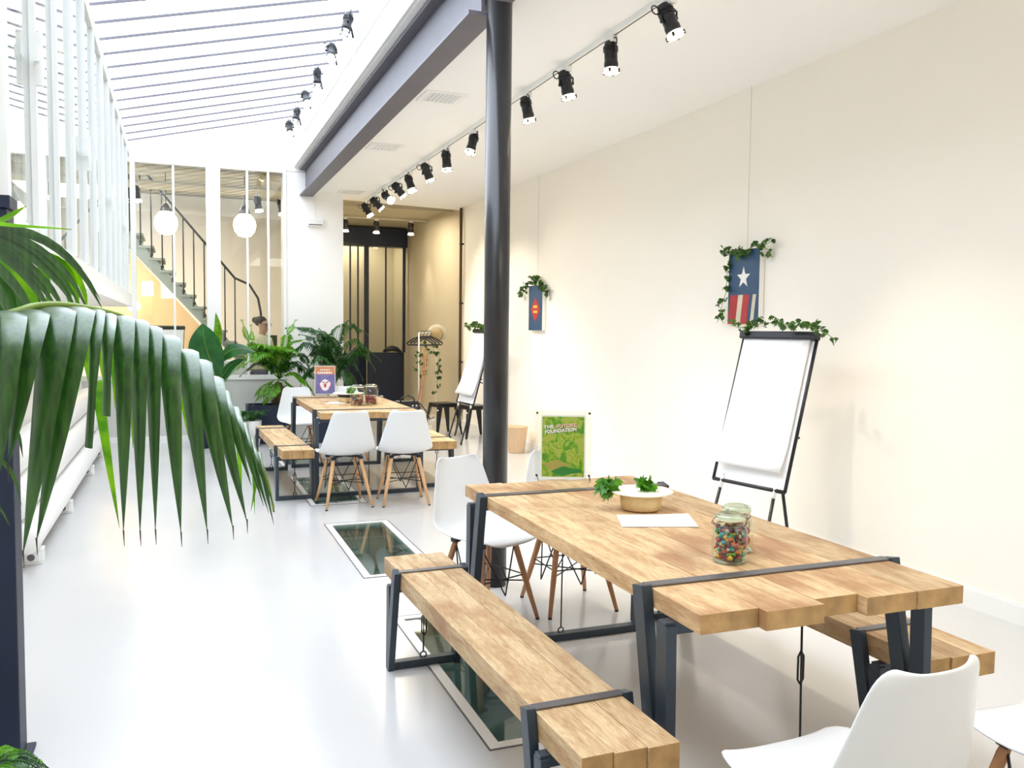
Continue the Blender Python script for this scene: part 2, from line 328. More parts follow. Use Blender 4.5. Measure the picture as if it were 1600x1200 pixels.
for i,yy in enumerate(bars):
    if barme is None:
        ob=bm_.build('glazing_bar',M['beam'],rs); barme=ob.data; op=pm.build('pane',M['roofpane'],rs); paneme=op.data
    else:
        ob=bpy.data.objects.new('glazing_bar',barme); COL.objects.link(ob); ob.parent=rs
        op=bpy.data.objects.new('pane',paneme); COL.objects.link(op); op.parent=rs
    ob.location.y=yy; op.location.y=yy
# gable wall over the glazed partition, and the glazed partition itself (Y=12)
g=MB(); PT=3.60
g.add([(XL-.2,12.0,PT),(1.66,12.0,PT),(1.66,12.0,sky_z(1.66)),(XL-.2,12.0,sky_z(XL-.2)),(XL-.2,12.2,PT),(1.66,12.2,PT),(1.66,12.2,sky_z(1.66)+.1),(XL-.2,12.2,sky_z(XL-.2)+.1)],[(0,1,2,3),(7,6,5,4),(0,4,5,1),(1,5,6,2),(2,6,7,3),(3,7,4,0)])
struct(g.build('wall_back',M['wall']))
struct(MB().bx(1.36,2.13,12.0,12.6,0,3.595).build('wall_pillar',M['white']))
pt=bpy.data.objects.new('window_2',None); COL.objects.link(pt); struct(pt)
f=MB(); f.bx(XL,1.36,11.97,12.06,3.57,3.66); f.bx(XL,1.36,11.985,12.05,0.80,0.86); f.bx(XL,1.36,11.98,12.05,0.0,0.07)
f.bx(-.56,-.50,11.97,12.06,0.86,3.57); f.bx(0.345,0.52,11.96,12.08,0.0,3.57); f.bx(1.32,1.36,11.97,12.06,0.86,3.57)
f.build('window_frame',M['frame'],pt)
for xx in (-0.05,0.86,1.13): MB().bx(xx-.013,xx+.013,11.985,12.045,0.86,3.57).build('mullion',M['frame'],pt)
for a,b in ((XL,-.56),(-.50,-.063),(-.037,.345),(.52,.847),(.873,1.117),(1.143,1.32)): MB().bx(a,b,12.01,12.016,0.86,3.57).build('pane',M['pane'],pt)
for a,b in ((XL,0.345),(.52,1.36)): MB().bx(a,b,12.0,12.03,0.07,0.80).build('kick_panel',M['grey'],pt)
# left: pale post on a black stanchion, then the tall glazed screen (X=-0.57) above a ledge
tr=MB(); tr.bx(-0.95,-0.57,3.12,3.42,1.92,3.80); struct(tr.build('trim_1',M['white']))
st=thing('steel_post',(-0.585,3.30,0),'thick black steel post at the left edge of the picture','post')
MB().bx(-.065,.065,-.065,.065,0.012,1.88).build('shaft',M['softblack'],st,0.004)
MB().bx(-.09,.09,-.09,.09,0,0.012).build('base_plate',M['softblack'],st)
MB().bx(-.075,.075,-.075,.075,1.88,1.92).build('cap_plate',M['softblack'],st)
struct(MB().bx(XL,-0.555,3.42,12.0,1.74,1.83).build('trim_2',M['white']))
struct(MB().bx(XL,-0.555,3.42,11.96,3.70,3.73).build('trim_3',M['frame']))
scn=bpy.data.objects.new('window_3',None); COL.objects.link(scn); struct(scn)
f=MB(); f.bx(-.60,-.555,3.42,11.96,1.83,1.90); f.bx(-.60,-.555,3.42,11.96,3.64,3.70); f.build('window_frame',M['frame'],scn)
yy=3.46; k=0
while yy<11.95:
    wdt=0.06 if k%3==0 else 0.028
    MB().bx(-.605,-.55,yy,yy+wdt,1.90,3.64).build('mullion',M['frame'],scn)
    ny=yy+0.71
    MB().bx(-.580,-.574,yy+wdt,min(ny,11.93),1.90,3.64).build('pane',M['screenpane'],scn)
    if k%3==1:
        h=MB(); h.box((-.54,yy+.014,2.62),(.03,.03,.22)); h.beam((-.54,yy-.06,2.62),(-.54,yy+.09,2.62),.014,.014); h.box((-.54,yy-.065,2.62),(.02,.012,.06)); h.box((-.54,yy+.095,2.62),(.02,.012,.06))
        h.build('window_handle',M['frame'],scn)
    yy=ny; k+=1
# things stored behind the screen: upper windows of the outer wall
ow=bpy.data.objects.new('window_4',None); COL.objects.link(ow); struct(ow)
for i in range(7):
    y0=3.7+i*1.17
    q=MB(); q.bx(XL,XL+.05,y0,y0+.06,1.9,3.6); q.bx(XL,XL+.05,y0+.5,y0+.56,1.9,3.6); q.bx(XL,XL+.05,y0+1.0,y0+1.06,1.9,3.6); q.bx(XL,XL+.05,y0,y0+1.06,1.85,1.91); q.bx(XL,XL+.05,y0,y0+1.06,3.55,3.61)
    q.build('casement_frame',M['grey'],ow)
    MB().bx(XL,XL+.012,y0+.06,y0+1.0,1.91,3.55).build('pane',mat('bluish_opaque_glass',(0.75,0.80,0.82),0.15) if i==0 else bpy.data.materials['bluish_opaque_glass'],ow)

# steel I-beam, column
ib=thing('steel_beam',(1.63,0,3.28),'long grey riveted-looking steel I-beam carried by the black column','beam')
ib['label']='long grey steel I-beam running from the black column to the white pillar'
L0,L1=-3.0,12.0
for L0,L1 in ((-3.0,4.48),(4.72,12.0)):
    MB().bx(-.085,.085,L0,L1,0.0,0.022).build('bottom_flange',M['beam'],ib)
    MB().bx(-.010,.012,L0,L1,0.022,0.345).build('web',M['beam'],ib)
L0=-3.0
MB().bx(-.085,.085,L0,L1,0.345,0.375).build('top_flange',M['beam'],ib)
cl=thing('steel_column',(1.715,4.68,0),'tall round dark steel column standing between the two tables','column')
MB().tube([(0,0,0),(0,0,3.40)],0.073,40).build('shaft',M['column'],cl)
MB().lathe([(0.073,3.38),(0.078,3.40),(0.085,3.44),(0.10,3.48),(0.125,3.50),(0.125,3.62)],n=40).build('capital',M['column'],cl)

# passage (alcove) behind; its warm dim light is put into beige and tan colours
struct(MB().bx(4.17,4.4,12.55,17.6,-.1,3.6).build('wall_passage',M['beige']))
struct(MB().bx(2.0,4.3,17.6,17.8,-.1,3.6).build('wall_passage_end',M['beige']))
struct(MB().bx(1.9,4.3,12.4,17.7,3.46,3.6).build('ceiling_passage',M['tan']))
struct(MB().bx(2.0,2.12,12.6,17.6,0,3.5).build('wall_passage_left',M['tan']))
t=MB(); t.bx(2.12,4.17,13.5,13.56,3.40,3.46); t.bx(2.12,4.17,14.97,15.03,3.42,3.46); struct(t.build('trim_passage',M['tan']))
pp=thing('wall_pipe',(4.02,12.58,0),'thin brown pipe running up the far end of the long white wall','pipe')
MB().tube([(0,0,0.05),(0,0,3.34)],0.022,10).build('tube',M['pipe'],pp)
for z in (1.0,1.9,2.8): MB().box((0.01,0,z),(.06,.05,.025)).build('bracket',M['black'],pp)
dr=bpy.data.objects.new('door_1',None); COL.objects.link(dr); struct(dr)
DY=16.45
q=MB(); q.bx(2.12,4.17,DY,DY+.25,3.08,3.44); q.build('transom_box',M['softblack'],dr)
def leaf(x0,x1,y0,y1,n):
    a=Vector((x0,y0,0)); b=Vector((x1,y1,0)); d=(b-a); q=MB()
    q.beam(a+Vector((0,0,.53)),b+Vector((0,0,.53)),.04,1.02); q.build('door_panel',M['softblack'],dr)
    for i in range(n+1):
        p=a+d*(i/n); wd=.05 if i in(0,n) else .028
        MB().beam(p+Vector((0,0,1.04)),p+Vector((0,0,3.08)),wd,wd,(0,1,0)).build('glazing_bar',M['softblack'],dr)
    g_=MB(); g_.beam(a+Vector((0,0,2.06)),b+Vector((0,0,2.06)),.006,2.04); g_.build('pane',M['pane'],dr)
leaf(3.38,4.10,DY,DY,2); leaf(2.62,3.34,DY-.75,DY-.02,4)
tag(MB().tube([(3.68,DY-.05,1.06),(3.76,DY-.05,1.10),(3.85,DY-.05,1.12),(3.95,DY-.05,1.10),(4.04,DY-.05,1.05)],[.02,.05,.055,.05,.02],8).build('scarf',M['bag']),'dark scarf draped over the navy door panel at the back','scarf')

# room behind the glass
struct(MB().bx(-4.0,2.0,17.0,17.2,-.1,4.2).build('wall_rear_room',M['white']))
struct(MB().bx(1.95,2.0,12.6,17.0,0,3.7).build('wall_rear_right',M['tan']))
struct(MB().bx(-4.1,-4.0,12.0,17.0,0,4.2).build('wall_rear_left',M['tan']))
cr_=bpy.data.objects.new('ceiling_rear',None); COL.objects.link(cr_); struct(cr_)
for i in range(13):
    y0=12.2+i*0.37; MB().bx(-4.0,1.95,y0,y0+.355,3.72+(i%2)*0.012,3.80).build('board',M['tan'],cr_)
MB().bx(-4.0,1.95,15.8,15.95,3.42,3.72).build('beam',M['ceil'],cr_)
# staircase
sg=thing('staircase',(0,14.0,0),'grey painted staircase with thin black railing behind the glass partition','staircase')
def stp(i): return 0.66-i*0.147, 1.45+i*0.178       # tread front edge x, top z
s_=MB(); pts=[]
a=stp(-6); b=stp(12)
s_.poly([(a[0]+.1,0,a[1]-.30),(a[0]+.1,0,a[1]-.17),(b[0],0,b[1]-.17),(b[0],0,b[1]-.46)],0.04,(0,1,0)); s_.build('stringer',M['stepgrey'],sg)
for i in range(-6,13):
    x,z=stp(i)
    MB().bx(x-.19,x+.035,-.05,0.90,z-.035,z).build('tread',M['stepgrey'],sg)
    MB().bx(x-.02,x,-.0,0.90,z-.178,z-.035).build('riser',M['stepgrey'],sg)
rl=[]
for i in range(-2,13):
    x,z=stp(i); x+=0.0
    top=z+0.98+ (0.0)
    if i>=-1:
        q=MB(); q.tube([(x,-.07,z-.12),(x,-.07,top)],0.011,6); q.sphere((x,-.07,z-.13),.026,8,5); q.build('baluster',M['black'],sg)
        rl.append((x,-.07,top))
rl=[(1.19,-.07,1.3),(1.19,-.07,1.72),(1.15,-.07,1.95),(1.02,-.07,2.16)]+rl
MB().tube(rl,0.018,8).build('handrail',M['black'],sg)
# warm wall under the stair
us=MB(); x1,z1=stp(-6); x2,z2=stp(12)
us.add([(x2,0,0),(x1,0,0),(x1,0,z1-.3),(x2,0,z2-.46),(x2,.05,0),(x1,.05,0),(x1,.05,z1-.3),(x2,.05,z2-.46)],[(0,1,2,3),(7,6,5,4),(0,4,5,1),(1,5,6,2),(2,6,7,3),(3,7,4,0)])
o=struct(us.build('wall_under_stair',M['orange'])); o.location=(0,14.03,0)
lamp('desk_lamp_glow','POINT',(-0.62,13.75,1.95),(0,0,0),1.2,(1.0,0.62,0.28),shadow_soft_size=0.08)
def pendant(loc,label):
    p=thing('pendant_lamp',loc,label,'pendant lamp')
    MB().tube([(0,0,0),(0,0,-.42)],0.006,6).build('cord',M['black'],p)
    MB().lathe([(0.02,-.42),(0.06,-.47),(0.085,-.56)],n=20).build('cap',M['steel_flat'],p)
    MB().lathe([(0.085,-.56),(0.15,-.64),(0.165,-.72),(0.145,-.81),(0.09,-.88),(0.0,-.90)],n=12,smooth=False).build('globe',M['globe'],p)
    return p
pendant((-.16,13.55,3.72),'left faceted globe pendant lamp glowing behind the glass')
pendant((.92,13.35,3.72),'right faceted globe pendant lamp glowing behind the glass')
for x,yy,l in ((-.04,12.75,'round recessed ceiling spot behind the left glass pane'),(.94,12.75,'round recessed ceiling spot behind the right glass panes')):
    r=thing('recessed_spot',(x,yy,3.715),l,'ceiling spot')
    MB().tube([(.075*math.cos(a*PI/8),.075*math.sin(a*PI/8),0) for a in range(16)],0.012,6,closed=True).build('ring',M['steel_flat'],r)
    MB().tube([(0,0,-.004),(0,0,.004)],.045,12).build('bulb',M['steel'],r)
lt=tag(MB().lathe([(0.02,0),(0.06,-.05),(0.10,-.10),(0.07,-.17),(0.0,-.2)],n=12).build('small_lamp',M['globe']),'small warm lamp glowing under the staircase','lamp'); lt.location=(-.62,13.85,1.9)
for k,(x,z) in enumerate(((-.52,1.95),(-.25,1.92))):
    tag(MB().bx(x,x+.17,14.024,14.029,z,z+.22).build('pinned_note',M['paper']),['left white note pinned on the warm wall under the stair','right white note pinned on the warm wall under the stair'][k],'note')
# desk and counter behind the glass
dk=thing('counter',(0.70,13.05,0),'white counter behind the right part of the glass partition','counter')
MB().bx(-.55,.55,-.18,.2,0.98,1.02).build('counter_top',M['white'],dk,0.004)
MB().bx(-.52,.52,-.14,.18,0,0.98).build('counter_body',M['grey'],dk)
sm=thing('monitor',(1.20,13.0,1.021),'small dark computer monitor on the counter beside the person','monitor')
MB().box((0,0,.27),(.30,.02,.19),Matrix.Rotation(R(20),3,'Z')).build('screen',M['black'],sm,0.004)
MB().bx(-.015,.015,0,.03,0.01,.25).build('stand',M['black'],sm); MB().bx(-.09,.09,-.06,.07,0,.012).build('foot',M['black'],sm)

# ---------------------------------------------------------------- tables and benches
def end_frame(t,hx,topz,thick,yb,dr,off,bar,rod=True,bs=0.035):
    """steel end frame: a strap over the boards running down as splayed legs, and an inner U under the boards"""
    m=M['steel']; zt=topz+0.006; yf=yb+dr*off
    q=MB(); q.bx(-hx-.006,hx+.006,yb-bs/2,yb+bs/2,topz+.0005,zt)
    o=q.build('strap',M['steel_flat'],t,0.0015); 
    for sx in(-1,1):
        x=sx*(hx+bar/2+.001)
        q=MB(); q.beam((x,yb,zt),(x,yf,0.0),bar,bs*1.45,(0,1,0)); q.build('leg',m,t,0.002)
        q=MB(); q.beam((x,yb+dr*off*.92,topz-thick-.012),(x,yf,0.02),bar*.98,bs*1.4,(0,1,0)); q.build('inner_leg',m,t,0.002)
    MB().bx(-hx-bar,hx+bar,yb+dr*off*.92-bs/2,yb+dr*off*.92+bs/2,topz-thick-.038,topz-thick-.002).build('crossbar',m,t,0.002)
    MB().bx(-hx-bar,hx+bar,yf-bs*.6,yf+bs*.6,0.0,0.035).build('floor_runner',m,t,0.002)
    ya=yb+dr*off*.92; z1=topz-thick-.038; z0=.035
    q=MB(); q.tube([(0,ya,z1-.03),(0,ya+(yf-ya)*.5,(z0+z1)/2),(0,yf,z0+.03)],0.0035,6)
    q.build('tie_rod',M['black'],t)
    q=MB()
    for z in (z1-.015,z0+.012):
        q.tube([(.014*math.cos(a*PI/5),ya if z>.2 else yf,z+.014*math.sin(a*PI/5)) for a in range(10)],0.0035,5,closed=True)
    q.build('eye_ring',M['black'],t)
    zc=z1-.16; q=MB()
    for s in(-1,1): q.tube([(0,ya,zc+.05),(s*.010,ya,zc+.035),(s*.010,ya,zc-.035),(0,ya,zc-.05)],0.0035,5)
    q.build('turnbuckle',M['black'],t)
def plank_set(t,xs,ends,z0,z1,matl):
    for i in range(len(xs)-1):
        q=MB(); g=0.0006; y0,y1=ends[i]
        dz=random.uniform(-.0015,.0005)
        q.bx(xs[i]+g,xs[i+1]-g,y0,y1,z0,z1+dz); o=q.build('plank',[matl,M['endgrain']],t,0.0014)
        for p in o.data.polygons:
            if abs(p.normal.y)>.9: p.material_index=1
def make_table(loc,label):
    t=thing('dining_table',loc,label,'table',0,'long plank dining tables')
    xs=[-.447,-.262,-.068,.085,.27,.447]
    plank_set(t,xs,[(-.985,1.005),(-1.018,.99),(-.975,1.015),(-1.012,.985),(-1.016,1.0)],.705,.76,M['wood'])
    end_frame(t,.447,.76,.055,-.71,-1,.15,.034,bs=.04)
    end_frame(t,.447,.76,.055,.71,1,.15,.034,bs=.04)
    return t
tb=make_table((1.712,2.86,0),'large plank table in the foreground, strapped with steel bands')
tb2=dup(tb,(1.585,8.50,0),0,'plank table farther back, near the potted palms')
for c_ in kids(tb)+kids(tb2):
    pass
def make_bench(loc,rz,label):
    t=thing('bench',loc,label,'bench',rz,'plank benches beside the tables')
    plank_set(t,[-.137,-.048,.045,.137],[(-.985,.995),(-.992,1.0),(-1.0,.985)],.385,.46,M['wood_end'])
    end_frame(t,.137,.46,.075,-.69,-1,.105,.028,bs=.034)
    end_frame(t,.137,.46,.075,.72,1,.105,.028,bs=.034)
    return t
b1=make_bench((1.018,2.815,0),R(1.2),'plank bench in the left foreground beside the near table')
dup(b1,(2.345,3.00,0),R(1),'plank bench on the right of the near table, toward the long white wall')
dup(b1,(.905,8.40,0),R(1.5),'plank bench left of the far table, by the black planter')
dup(b1,(2.29,8.62,0),R(-1),'plank bench right of the far table carrying a black bag')

# ---------------------------------------------------------------- chairs
def chair_shell():
    P=[(.215,.425,.10),(.222,.437,.150),(.205,.449,.190),(.15,.450,.215),(.07,.440,.228),(-.02,.433,.234),(-.10,.436,.236),(-.155,.452,.236),(-.192,.485,.232),(-.212,.54,.220),(-.226,.61,.202),(-.240,.68,.182),(-.254,.745,.165),(-.264,.787,.153),(-.269,.808,.138),(-.272,.816,.108)]
    n=17; vs=[]; fs=[]
    m=len(P)
    for i,(y,z,hw) in enumerate(P):
        ya,za,_=P[max(i-1,0)]; yb_,zb,_=P[min(i+1,m-1)]
        t=Vector((0,yb_-ya,zb-za)).normalized(); nrm=Vector((0,-t.z,t.y)); 
        if nrm.z<0 or (nrm.y<0 and abs(nrm.z)<.5): nrm=-nrm
        if i>=8 and nrm.y<0: nrm=-nrm
        f=i/(m-1)
        lift=0.012+0.040*math.exp(-((i-7.5)/3.2)**2)+(.022*min(1,(i-8)/4) if i>8 else 0)
        for k in range(n):
            u=-1+2*k/(n-1); uu=math.copysign(abs(u)**0.85,u)
            vs.append((uu*hw, y+nrm.y*lift*abs(u)**2.4, z+nrm.z*lift*abs(u)**2.4+ (0 if i>2 else 0)))
    for i in range(m-1):
        for k in range(n-1): fs.append((i*n+k,i*n+k+1,(i+1)*n+k+1,(i+1)*n+k))
    q=MB(); q.add(vs,fs,True); return q
def make_chair(loc,rz,label,pale=False):
    t=thing('shell_chair',loc,label,'chair',rz,'white shell chairs with dowel legs')
    s=chair_shell().build('seat_shell',M['plastic'],t)
    so=s.modifiers.new('solidify','SOLIDIFY'); so.thickness=0.009; so.offset=0
    ss=s.modifiers.new('subsurf','SUBSURF'); ss.levels=1; ss.render_levels=1
    wm=M['beech_l'] if pale else M['beech']
    tops=[]; foots=[]
    for sx in(-1,1):
        for sy in(-1,1):
            a=Vector((sx*.115,sy*.10-.01,.405)); b=Vector((sx*.195,sy*.195-.01,0.0)); d=b-a
            q=MB(); q.tube([a,a+d*.06,a+d*.55,b+Vector((0,0,.008))],[.014,.0165,.015,.0105],12); lg=q.build('leg',wm,t)
            MB().tube([b+Vector((0,0,.010))-d*0.0,b],[.0108,.0108],10).build('foot_pad',M['black'],lg)
            tops.append(a); foots.append(b)
            q=MB(); q.box(a+Vector((0,0,.010)),(.036,.036,.022)); q.tube([a+Vector((-sx*.0,0,.02)),a+Vector((-sx*.05,0,.026))],.008,6); q.build('bracket',M['black'],t)
    q=MB(); r=.0038
    L=lambda i,f: tops[i]+(foots[i]-tops[i])*f
    for i,j in((0,1),(1,3),(3,2),(2,0)):
        a=L(i,.42); b=L(j,.42); q.tube([a,b],r,6,smooth=False)
        mid=(L(i,.62)+L(j,.62))/2
        q.tube([tops[i]+Vector((0,0,.005)),mid],r,6,smooth=False); q.tube([tops[j]+Vector((0,0,.005)),mid],r,6,smooth=False)
    for a,b in((0,3),(1,2)): q.tube([L(a,.50),L(b,.50)],r,6,smooth=False)
    q.tube([tops[0]+Vector((0,0,.014)),tops[3]+Vector((0,0,.014))],.007,6); q.tube([tops[1]+Vector((0,0,.014)),tops[2]+Vector((0,0,.014))],.007,6)
    q.build('wire_brace',M['black'],t)
    return t
# chairs face local +Y
ca=make_chair((1.47,4.13,0),PI+R(22),'white shell chair turned at the far left corner of the near table, before the column')
dup(ca,(1.975,4.19,0),PI,'white shell chair behind the near table, mostly hidden under its top')
dup(ca,(1.435,1.54,0),R(2),'white shell chair in the right foreground, seen from behind')
dup(ca,(2.16,1.50,0),R(-4),'white shell chair at the bottom right corner, only its seat showing')
cb=make_chair((1.29,7.26,0),R(4),'left of the two white shell chairs at the near end of the far table',True)
dup(cb,(1.795,7.22,0),R(-5),'right of the two white shell chairs at the near end of the far table')
dup(cb,(1.255,9.78,0),PI+R(4),'white shell chair at the far left end of the far table, below the purple poster')
dup(cb,(1.80,9.86,0),PI,'white shell chair at the far end of the far table, behind the straw hat')

# ---------------------------------------------------------------- flip charts
def flipchart(loc,rz,label,curl=True):
    # local: board faces -X, width along Y, near edge at -Y; base at floor
    t=thing('flipchart',loc,label,'flipchart',rz)
    tl=R(15.5); up=Vector((math.sin(tl),0,math.cos(tl))); nv=Vector((-math.cos(tl),0,math.sin(tl)))
    o=Vector((0,0,.52)); H=1.0; W=.295
    q=MB()
    for s in(-1,1): q.tube([o+Vector((0,s*W,0)),o+up*H*.5+Vector((0,s*W,0)),o+up*H+Vector((0,s*W,0))],.011,8)
    q.tube([o+Vector((0,-W,0)),o+Vector((0,W,0))],.013,8)
    q.build('board_frame',M['black'],t)
    q=MB(); a=o+nv*-.002
    q.poly([a+Vector((0,-W,0)),a+Vector((0,W,0)),a+Vector((0,W,0))+up*H,a+Vector((0,-W,0))+up*H],.008,-nv); q.build('whiteboard',M['paper'],t)
    q=MB(); q.beam(o+up*(H-.005)+nv*.012+Vector((0,-W-.015,0)),o+up*(H-.005)+nv*.012+Vector((0,W+.015,0)),.05,.055,nv); q.build('clamp_bar',M['black'],t,.008)
    q=MB()
    # paper block: hangs from the clamp, its lower edge curling forward
    rows=14; vs=[]; fs=[]
    for i in range(rows+1):
        f=i/rows; d=H-.02-f*(H-.13)
        off=.012+ (.0 if f<.75 else ((f-.75)/.25)**2*.03)
        for k in range(7):
            u=-1+2*k/6; o2=off+ (.03*max(0,u-.2)*f*f if curl else 0)
            vs.append(o+up*d+nv*o2+Vector((0,.008+u*.268,0)))
    for i in range(rows):
        for k in range(6): fs.append((i*7+k,i*7+k+1,(i+1)*7+k+1,(i+1)*7+k))
    q.add(vs,fs,True); pb=q.build('paper_pad',M['paper'],t); s=pb.modifiers.new('solidify','SOLIDIFY'); s.thickness=.008; s.offset=1
    dn=-up
    for s_ in(-1,1):
        a=o+Vector((0,s_*.22,0)); b=a+dn*.56+Vector((0,s_*.02,0)); b=a+(b-a)*(a.z/(a.z-b.z))
        q=MB(); q.tube([a+up*.05,a+dn*.05],.013,8); q.build('leg_sleeve',M['paper'],t)
        q=MB(); q.tube([a+dn*.03,b+Vector((0,0,.02))],.011,8); q.tube([b+Vector((0,0,.03)),b+Vector((0,0,0.0))],.014,8); q.build('leg',M['black'],t)
    a=o+up*.62+nv*-.03+Vector((0,0,0)); b=Vector((.42,-.02,0)); m_=a+(b-a)*.45
    q=MB(); q.tube([a,m_],.014,8); q.build('rear_leg_sleeve',M['paper'],t)
    q=MB(); q.tube([m_,b],.011,8); q.build('rear_leg',M['black'],t)
    q=MB(); c1=o+up*.35+nv*-.02+Vector((0,0,0)); q.tube([c1+Vector((0,-.3,0)),c1,a+(b-a)*.3],.008,6); q.build('brace',M['black'],t)
    return t
flipchart((3.40,4.55,0),R(12),'white paper flipchart on a black easel standing before the right wall, ivy on its top')
flipchart((3.53,10.82,0),R(4),'paper flipchart on a black easel half hidden by the round column')
fc=flipchart((-.28,13.35,0),R(-78),'flipchart in the room behind the glass, black clamp on top',False)

# ---------------------------------------------------------------- spotlights on tracks
def can_spot(loc,aim,label,group,scale=1.0,yoke=(0,1,0),roll=0.0,lit=True,power=0,pivot=None):
    t=thing('track_spotlight',loc,label,'spotlight',0,group)
    d=Vector(aim).normalized(); yk=Vector(yoke); yk=(yk-d*yk.dot(d)).normalized()
    piv=Vector((0,0,-.115))*scale if pivot is None else Vector(pivot)
    MB().box((0,0,-.018*scale),(.045*scale,.095*scale,.036*scale)).build('track_adapter',M['frame'],t,.004)
    q=MB()
    if pivot is None: q.tube([(0,0,-.03*scale),piv+Vector((0,0,.045*scale))],.010*scale,8)
    else: q.tube([(0,0,0),piv*.5+Vector((.01,0,.02)),piv+Vector((0,0,.055*scale))],.009,8)
    tp=piv+Vector((0,0,.055*scale))
    q.tube([piv-yk*.052*scale,piv-yk*.052*scale+Vector((0,0,.035*scale)),tp-yk*.03*scale,tp+yk*.03*scale,piv+yk*.052*scale+Vector((0,0,.035*scale)),piv+yk*.052*scale],.006*scale,6)
    q.build('yoke',M['black'],t)
    q=MB(); s=scale
    rot=d.to_track_quat('-Z','Y').to_matrix()
    prof=[(.022,.095),(.036,.088),(.040,.06),(.043,.05),(.043,.03),(.040,.028),(.041,-.035),(.044,-.04),(.044,-.06),(.041,-.062),(.042,-.085)]
    c=MB(); c.lathe([(r*s,z*s) for r,z in prof],n=18)
    c.sphere((.05*s,0,0),.012*s,8,5); c.sphere((-.05*s,0,0),.012*s,8,5)
    for k in range(3): c.lathe([(.040*s,(.058-.012*k)*s),(.047*s,(.057-.012*k)*s),(.047*s,(.052-.012*k)*s),(.040*s,(.051-.012*k)*s)],n=18,smooth=False)
    # swivel so the pivots sit on the yoke
    ex=rot@Vector((1,0,0)); ang=math.atan2(ex.cross(yk).dot(d*-1),ex.dot(yk)); rot=Matrix.Rotation(ang,3,d*-1)@rot
    c.v=[tuple(rot@Vector(v)+piv) for v in c.v]; c.build('can',M['black'],t)
    q=MB(); q.lathe([(.0,-.070*s),(.040*s,-.070*s),(.047*s,-.095*s),(.051*s,-.100*s)],n=18)
    q.v=[tuple(rot@Vector(v)+piv) for v in q.v]; q.build('lens',M['lens'] if lit else M['frame'],t)
    for a in (40,140,220,320):
        q=MB(); ca_,sa_=math.cos(R(a)),math.sin(R(a)); p=Vector((ca_*.048*s,sa_*.048*s,-.095*s)); q.box(p,(.012*s,.012*s,.022*s))
        q.v=[tuple(rot@Vector(v)+piv) for v in q.v]; q.build('filter_clip',M['black'],t)
    q=MB(); q.tube([piv+rot@Vector((math.cos(a*PI/6)*.022*s-.062*s,0,.07*s+math.sin(a*PI/6)*.026*s)) for a in range(12)],.004*s,5,closed=True); q.build('safety_loop',M['black'],t)
    if power:
        l=bpy.data.lights.new('spot_beam','SPOT'); l.energy=power; l.color=(1,.86,.66); l.spot_size=R(70); l.spot_blend=.8; l.shadow_soft_size=.04
        o=bpy.data.objects.new('spot_beam',l); COL.objects.link(o); o.parent=t; o.location=piv+d*.115*s; o.rotation_euler=d.to_track_quat('-Z','Y').to_euler()
    return t
tk=thing('light_track',(2.52,0,3.35),'long white lighting track with a dark slot on the flat ceiling','lighting track')
MB().bx(-.018,.018,1.2,12.4,-.032,0).build('rail',M['frame'],tk)
MB().bx(-.004,.004,1.2,12.4,-.0335,-.031).build('slot',M['pipe'],tk)
tw=[ (1.4,'off'),(4.18,(.35,-.25,-1),(1,0,0)),(4.86,(.03,-.05,-1),(0,1,0)),(5.52,(.22,-.05,-1),(1,0,0)),(6.24,(.25,0,-1),(0,1,0)),(7.56,(-.30,-.1,-1),(0,1,0)),(8.38,(.1,0,-1),(0,1,0)),(9.10,(.42,0,-1),(1,0,0)),(9.85,(.25,-.3,-1),(0,1,0)),(10.4,(.85,-.1,-1),(1,0,0)),(11.02,(.55,-1.6,-1),(0,1,0)),(11.65,(1.05,-.1,-1),(1,0,0)),(12.3,(.55,-.25,-1),(1,0,0))]
ordn=['nearest','second','third','fourth','fifth','sixth','seventh','eighth','ninth','tenth','eleventh','twelfth and farthest']
for i,a in enumerate(tw[1:]):
    can_spot((2.52,a[0],3.318),a[1],'%s black spotlight on the long ceiling track, counting from the camera'%ordn[i],'spotlights on the long ceiling track',1.0 if i<5 else 1.08,a[2],power=30)
tk2=thing('light_track',(1.455,0,3.975),'white lighting track along the top of the wall above the steel beam','lighting track')
MB().bx(0.0,.045,1.0,11.95,-.02,.022).build('rail',M['frame'],tk2); MB().bx(-.001,.002,1.0,11.95,-.004,.003).build('slot',M['pipe'],tk2)
for i,yy in enumerate((7.60,8.43,9.32,10.19,11.05,11.75)):
    can_spot((1.44,yy,3.995),[(-.25,-.2,-1),(-.2,-.6,-1),(0,0,-1),(.1,-.6,-1),(-.2,-.2,-1),(0,-.3,-1)][i],'%s blue-black spotlight under the glass roof, counted from the camera'%['nearest','second','third','fourth','fifth','sixth and farthest'][i],'spotlights under the glass roof',1.0,(1,0,0) if i%2 else (0,1,0),lit=i in(1,3,5),pivot=(-.055,0,.135))
for i,(x,yy,l) in enumerate(((3.24,15.0,'middle'),(3.86,15.0,'right'),(2.70,15.0,'left'))):
    can_spot((x,yy,3.415),(0.0,-.05,-1),'%s spotlight in the dim passage, above the navy doors'%l,'spotlights in the passage',1.15,(0,1,0),power=14)
for i,(x,yy,l) in enumerate(((.46,12.9,'black spotlight behind the glass, just right of the wide white mullion'),(1.08,13.0,'black spotlight behind the glass, second from the white pillar'),(1.43,13.2,'black spotlight behind the glass beside the white pillar'),(-.52,12.7,'black spotlight behind the glass at the far left pane'))):
    can_spot((x,yy,3.42),(0.15 if i else 0,-.1,-1),l,'spotlights in the room behind the glass',1.2,(0,1,0))
tk3=thing('light_track',(0.45,12.9,3.42),'white lighting track hung across the room behind the glass','lighting track')
MB().bx(-1.4,1.45,-.3,.3,0,.025).build('rail',M['tan'],tk3)
